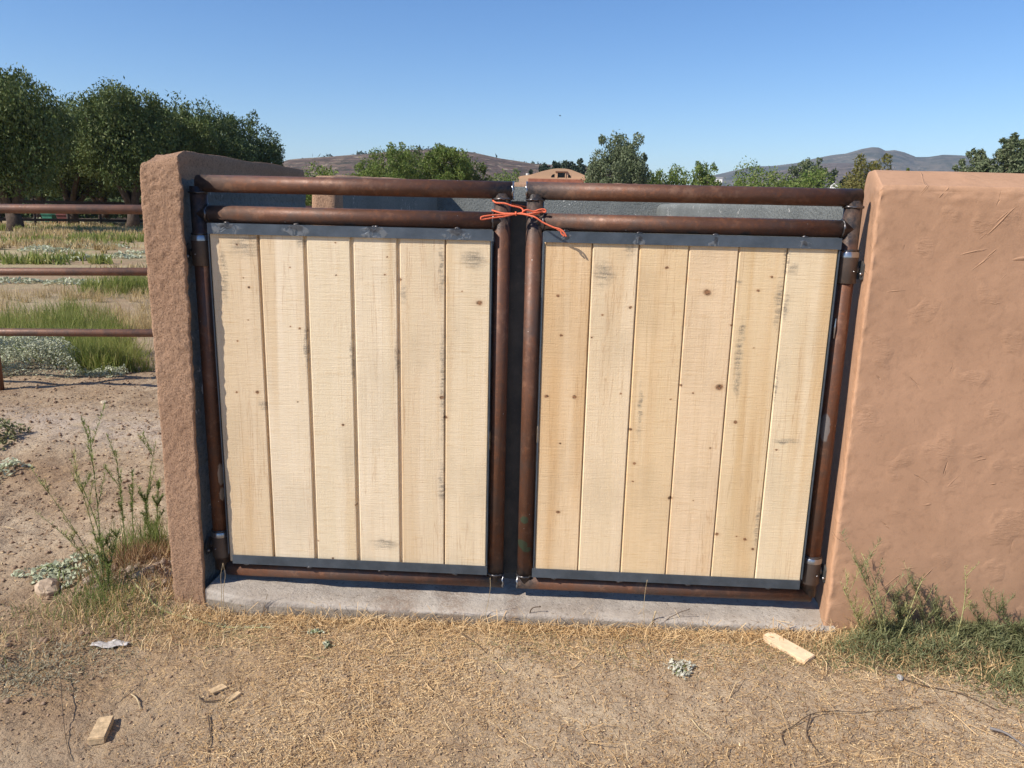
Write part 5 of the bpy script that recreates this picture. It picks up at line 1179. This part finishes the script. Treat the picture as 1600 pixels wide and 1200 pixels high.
# ------------------------------------------------------------------ buildings far off
HW = simple('tan house stucco', (0.52, 0.34, 0.21), 0.9, 0.08, 0.6); HR = simple('terracotta roof band', (0.36, 0.13, 0.075), 0.85, 0.2, 3); DARKG = simple('dark window glass', (0.02, 0.022, 0.02), 0.3, 0.1)  # plain tan stucco, the same on every wall of the house
HT = simple('house timber lintel', (0.20, 0.10, 0.06), 0.8)
def house():
    D = 72.0; base = far(872, D); fr = (Vector((CX, CY, 0)) - base).normalized(); rt = Vector((-fr.y, fr.x, 0))
    if rt.dot(_r) < 0: rt = -rt
    root = empty('house', base[:], 'orange-tan house with a curved gable and small arched windows beyond the back wall', 'house')
    def X(u): return (u - 872) / 1200 * D
    def Z(v): return zfar(872, v, D)
    def pt(x, z, y=0): return tuple(base + rt * x + Vector((0, 0, z)) - fr * y)
    outl = [(812, 278), (812, 276.6), (829, 273.6), (846, 268), (863, 263.6), (876, 262.6), (888, 264.3), (903, 270), (916, 275.5), (930, 280), (930, 278 + 12)]
    # wall with real openings: strips between the window columns
    cols = [812, 829, 846, 859.5, 865, 869.5, 880.5, 885, 890, 903, 916, 930]
    ux = [p[0] for p in outl[1:-1]]; uv = [p[1] for p in outl[1:-1]]
    def top(u): return np.interp(u, ux, uv)
    holes = {(859.5, 865): (272, 277.5), (869.5, 880.5): (269.7, 277.5), (885, 890): (272, 277.5)}
    mb = MB()
    def slab(u0, u1, va0, va1, vb):
        a, b, c, d = (X(u0), Z(va0)), (X(u1), Z(va1)), (X(u1), Z(vb)), (X(u0), Z(vb))
        V = [pt(x, z, y) for y in (0, 0.35) for x, z in (a, b, c, d)]
        mb.add(V, [[0, 1, 2, 3][::-1], [4, 5, 6, 7], [0, 4, 5, 1][::-1], [1, 5, 6, 2][::-1], [2, 6, 7, 3][::-1], [3, 7, 4, 0][::-1]])
    for a, b in zip(cols[:-1], cols[1:]):
        if (a, b) in holes:
            h0, h1 = holes[(a, b)]; slab(a, b, top(a), top(b), h0); slab(a, b, h1, h1, 281)
        else: slab(a, b, top(a), top(b), 281)
    mb.build('gable_wall', HW, root)
    for (a, b), (h0, h1) in holes.items():
        m = MB(); V = [pt(X(a), Z(h1), .2), pt(X(b), Z(h1), .2), pt(X(b), Z(h0), .2), pt(X(a), Z(h0), .2)]
        V += [pt(X(a), Z(h1), .24), pt(X(b), Z(h1), .24), pt(X(b), Z(h0), .24), pt(X(a), Z(h0), .24)]
        m.add(V, [[0, 1, 2, 3], [7, 6, 5, 4], [0, 4, 5, 1], [1, 5, 6, 2], [2, 6, 7, 3], [3, 7, 4, 0]]); m.build('window', DARKG, root)
        if b - a < 8:   # plaster that turns the square opening into a quarter circle
            m = MB(); left = a < 870; n = 8; cx_ = X(b) if left else X(a); R_ = abs(X(b) - X(a)); zb = Z(h1)
            arc = [(cx_ + (-1 if left else 1) * R_ * math.cos(t), zb + (Z(h0) - zb) * math.sin(t)) for t in np.linspace(0, math.pi / 2, n)]
            corner = (X(a) if left else X(b), Z(h0)); poly = arc + [corner]
            V = [pt(x, z, y) for y in (-0.01, 0.12) for x, z in poly]; k = len(poly)
            m.add(V, [list(range(k)), [i + k for i in range(k)][::-1]] + [[i, i + k, (i + 1) % k + k, (i + 1) % k] for i in range(k)]); m.build('arch_plaster', HW, root)
    def bx(name, u0, u1, v0, v1, y0, y1, mat, z1=None):
        m = MB(); V = [pt(X(u), Z(v) if v is not None else 0, y) for y in (y0, y1) for u in (u0, u1) for v in (v0, v1)]
        m.add(V, [(0, 1, 3, 2), (4, 6, 7, 5), (0, 4, 5, 1), (2, 3, 7, 6), (0, 2, 6, 4), (1, 5, 7, 3)]); return m.build(name, mat, root)
    bx('lintel', 866, 884, 267.4, 269.2, -0.12, 0.1, HT)
    bx('window_surround', 868, 869.4, 269.4, 278, -0.06, 0.1, HW); bx('window_surround', 880.6, 882, 269.4, 278, -0.06, 0.1, HW)
    bx('coping', 810, 932, 278.5, 280.2, -0.25, 0.3, HW)
    bx('roof', 826, 931, 280.4, 286.5, -0.9, 0.34, HR)
    bx('wall', 812, 931, 286.7, None, -0.6, 8.0, HW)
    bx('wall', 812, 825.8, 280.4, 286.6, -0.75, 0.33, HW)
    m = MB(); V = [pt(X(824), Z(274.5), 1.2)]; a = base + rt * X(823.5) - fr * 1.0
    m.tube([a + Vector((0, 0, Z(279))), a + Vector((0, 0, Z(271)))], 0.16, 8); m.build('chimney_pipe', simple('white pipe', (0.7, 0.68, 0.62)), root)
house()
def shed(u0, u1, v0, v1, dist, wall, roof, label, cat='building', depth=5.0, name='building', gable=False, win=0):
    um = (u0 + u1) / 2; base = far(um, dist); fr = (Vector((CX, CY, 0)) - base).normalized(); rt = Vector((-fr.y, fr.x, 0))
    if rt.dot(_r) < 0: rt = -rt
    w = (u1 - u0) / 1200 * dist; zt = zfar(um, v0, dist); zb = max(0, zfar(um, v1, dist)) if v1 is not None else 0
    root = empty(name, (base.x, base.y, zb), label, cat); Mx = Matrix((rt, -fr, Vector((0, 0, 1)))).transposed()
    def bx(nm, x0, x1, y0, y1, z0, z1, m):
        q = MB(); V = [tuple(base + Mx @ Vector((x, y, z))) for x in (x0, x1) for y in (y0, y1) for z in (z0, z1)]
        q.add(V, [(0, 1, 3, 2), (4, 6, 7, 5), (0, 4, 5, 1), (2, 3, 7, 6), (0, 2, 6, 4), (1, 5, 7, 3)]); return q.build(nm, m, root)
    hw = (zt - zb) * 0.78
    bx('wall', -w / 2, w / 2, 0, depth, zb, zb + hw, wall)
    q = MB(); ov = w * 0.03 + 0.05
    pr = [(-w / 2 - ov, zb + hw), (w / 2 + ov, zb + hw), (w / 2 + ov, zb + hw + (zt - zb) * .04), (0, zt), (-w / 2 - ov, zb + hw + (zt - zb) * .04)] if gable else [(-w / 2 - ov, zb + hw), (w / 2 + ov, zb + hw), (w / 2 + ov, zt), (-w / 2 - ov, zt)]
    V = [tuple(base + Mx @ Vector((x, y, z))) for y in (-ov, depth + ov) for x, z in pr]; k = len(pr)
    q.add(V, [list(range(k)), [i + k for i in range(k)][::-1]] + [[i, i + k, (i + 1) % k + k, (i + 1) % k] for i in range(k)]); q.build('roof', roof, root)
    for i in range(win):
        x = -w / 2 + w * (i + 0.5) / win; f = bx('window', x - w * .25 / win, x + w * .25 / win, -0.06, 0.0, zb + hw * .35, zb + hw * .75, DARKG)
    return root
WH = simple('white wall', (0.78, 0.77, 0.74), 0.8, 0.08, 1); GR = simple('grey roof', (0.35, 0.35, 0.36), 0.6, 0.1, 1); BR = simple('brown wall', (0.30, 0.2, 0.14), 0.85, 0.1, 1)
shed(538, 548, 244.5, 254, 850, WH, GR, 'small white house on the crest of the brown hill', 'house', 8, 'house', True, 2)
shed(532, 558, 250, 258, 838, WH, WH, 'long white building on the slope below the hilltop house', 'building', 8, 'building', False, 5)
shed(655, 672, 241, 247, 845, WH, GR, 'pale building on the hill above the central trees', 'building', 8, 'building', False, 4)
shed(825, 836, 255.5, 263, 850, WH, GR, 'white house at the right shoulder of the hill', 'house', 8, 'house', True, 2)
shed(1285, 1312, 286, None, 75, GR, WH, 'grey-roofed shed just above the right end of the top rail', 'shed', 6, 'shed', True, 2)
shed(80, 121, 313, 345, 85, WH, WH, 'long white trailer seen between the pepper trunks', 'trailer', 3, 'trailer', False, 6)
shed(52, 72, 296, None, 78, simple('slate blue wall', (0.09, 0.11, 0.14), 0.8), GR, 'dark blue shed with a pale gable under the pepper trees', 'shed', 4, 'shed', True, 1)
shed(1108, 1124, 277, 285, 300, WH, GR, 'tiny pale building between the trees right of centre', 'building', 8, 'building', False, 0)
TEAL = simple('green tarp', (0.05, 0.20, 0.14), 0.7, 0.2, 3); MAR = simple('maroon paint', (0.16, 0.055, 0.05), 0.6, 0.2, 3)
def bin_(u0, u1, v0, v1, dist, mat, label, cat, name):
    um = (u0 + u1) / 2; base = far(um, dist); w = (u1 - u0) / 1200 * dist; z = zfar(um, v0, dist); root = empty(name, (base.x, base.y, 0), label, cat)
    mb = MB(); V = []
    for zz, k in ((0.08, 0.86), (z * 0.88, 1.0)):
        V += [(base.x - w / 2 * k, base.y - 0.5 * k, zz), (base.x + w / 2 * k, base.y - 0.5 * k, zz), (base.x + w / 2 * k, base.y + 0.5 * k, zz), (base.x - w / 2 * k, base.y + 0.5 * k, zz)]
    mb.add(V, [[3, 2, 1, 0], [4, 5, 6, 7], [0, 1, 5, 4], [1, 2, 6, 5], [2, 3, 7, 6], [3, 0, 4, 7]]); mb.build('body', mat, root)
    mb = MB(); mb.prism([(base.x - w / 2 - .05, z * .88 + .003), (base.x + w / 2 + .05, z * .88 + .003), (base.x + w / 2 - .1, z), (base.x - w / 2 + .1, z)], base.y - .56, base.y + .56, 1); mb.build('lid', mat, root)
    for sx in (-1, 1):
        mb = MB(); mb.tube([(base.x + sx * w * .3, base.y - .3, 0.09), (base.x + sx * w * .3, base.y + .3, 0.09)], 0.09, 10); mb.build('wheel', DARKG, root)
bin_(73, 87, 333, 341, 55, TEAL, 'green lidded bin standing beyond the field, left of the maroon one', 'bin', 'bin')
bin_(96, 111, 334, 341, 54, MAR, 'maroon lidded bin standing beyond the field', 'bin', 'bin')
# dark far ranch fence
rf = empty('ranch_fence', far(110, 50)[:], 'dark rail fence under the pepper trees at the far side of the field', 'fence'); DW = simple('dark fence timber', (0.045, 0.035, 0.03), 0.9)
for z0, z1 in ((0.25, 0.40), (0.75, 0.9), (1.2, 1.36)):
    a, b = far(-60, 50), far(420, 52); d = (b - a).normalized(); nrm_ = Vector((-d.y, d.x, 0)) * 0.04
    mb = MB(); V = [tuple(p + nrm_ * s + Vector((0, 0, z))) for p in (a, b) for s in (-1, 1) for z in (z0, z1)]
    mb.add(V, [(0, 1, 3, 2), (4, 6, 7, 5), (0, 4, 5, 1), (2, 3, 7, 6), (0, 2, 6, 4), (1, 5, 7, 3)]); mb.build('rail', DW, rf)
for i in range(11):
    p = a.lerp(b, i / 10.0) + Vector((0.0, 0.1, 0)); mb = MB(); mb.tube([(p.x, p.y, -0.1), (p.x, p.y, 1.45)], 0.07, 6); mb.build('post', DW, rf)
# pale sunlit verge beyond the far fence
# bird
def bird():
    c = Vector((CX, CY, CZ)) + ray(875, 181).normalized() * 110; root = empty('bird', c[:], 'tiny dark bird flying high in the blue sky', 'bird'); m = simple('dark feathers', (0.03, 0.028, 0.025), 0.8)
    mb = MB(); mb.tube([c + Vector((-.16, 0, 0)), c + Vector((-.05, 0, .02)), c + Vector((.06, 0, .015)), c + Vector((.15, 0, .03))], [.01, .045, .05, .015], 8); mb.build('body', m, root, smooth=True)
    for s in (-1, 1):
        V = [c + Vector((-.05, s * .03, .03)), c + Vector((.06, s * .03, .03)), c + Vector((.03, s * .24, .10)), c + Vector((-.05, s * .40, .05)), c + Vector((-.06, s * .22, .085))]
        V = [tuple(v) for v in V] + [tuple(v - Vector((0, 0, .008))) for v in V]
        mb = MB(); mb.add(V, [[0, 1, 2, 3, 4], [9, 8, 7, 6, 5]] + [[i, i + 5, (i + 1) % 5 + 5, (i + 1) % 5] for i in range(5)]); mb.build('wing', m, root)
bird()
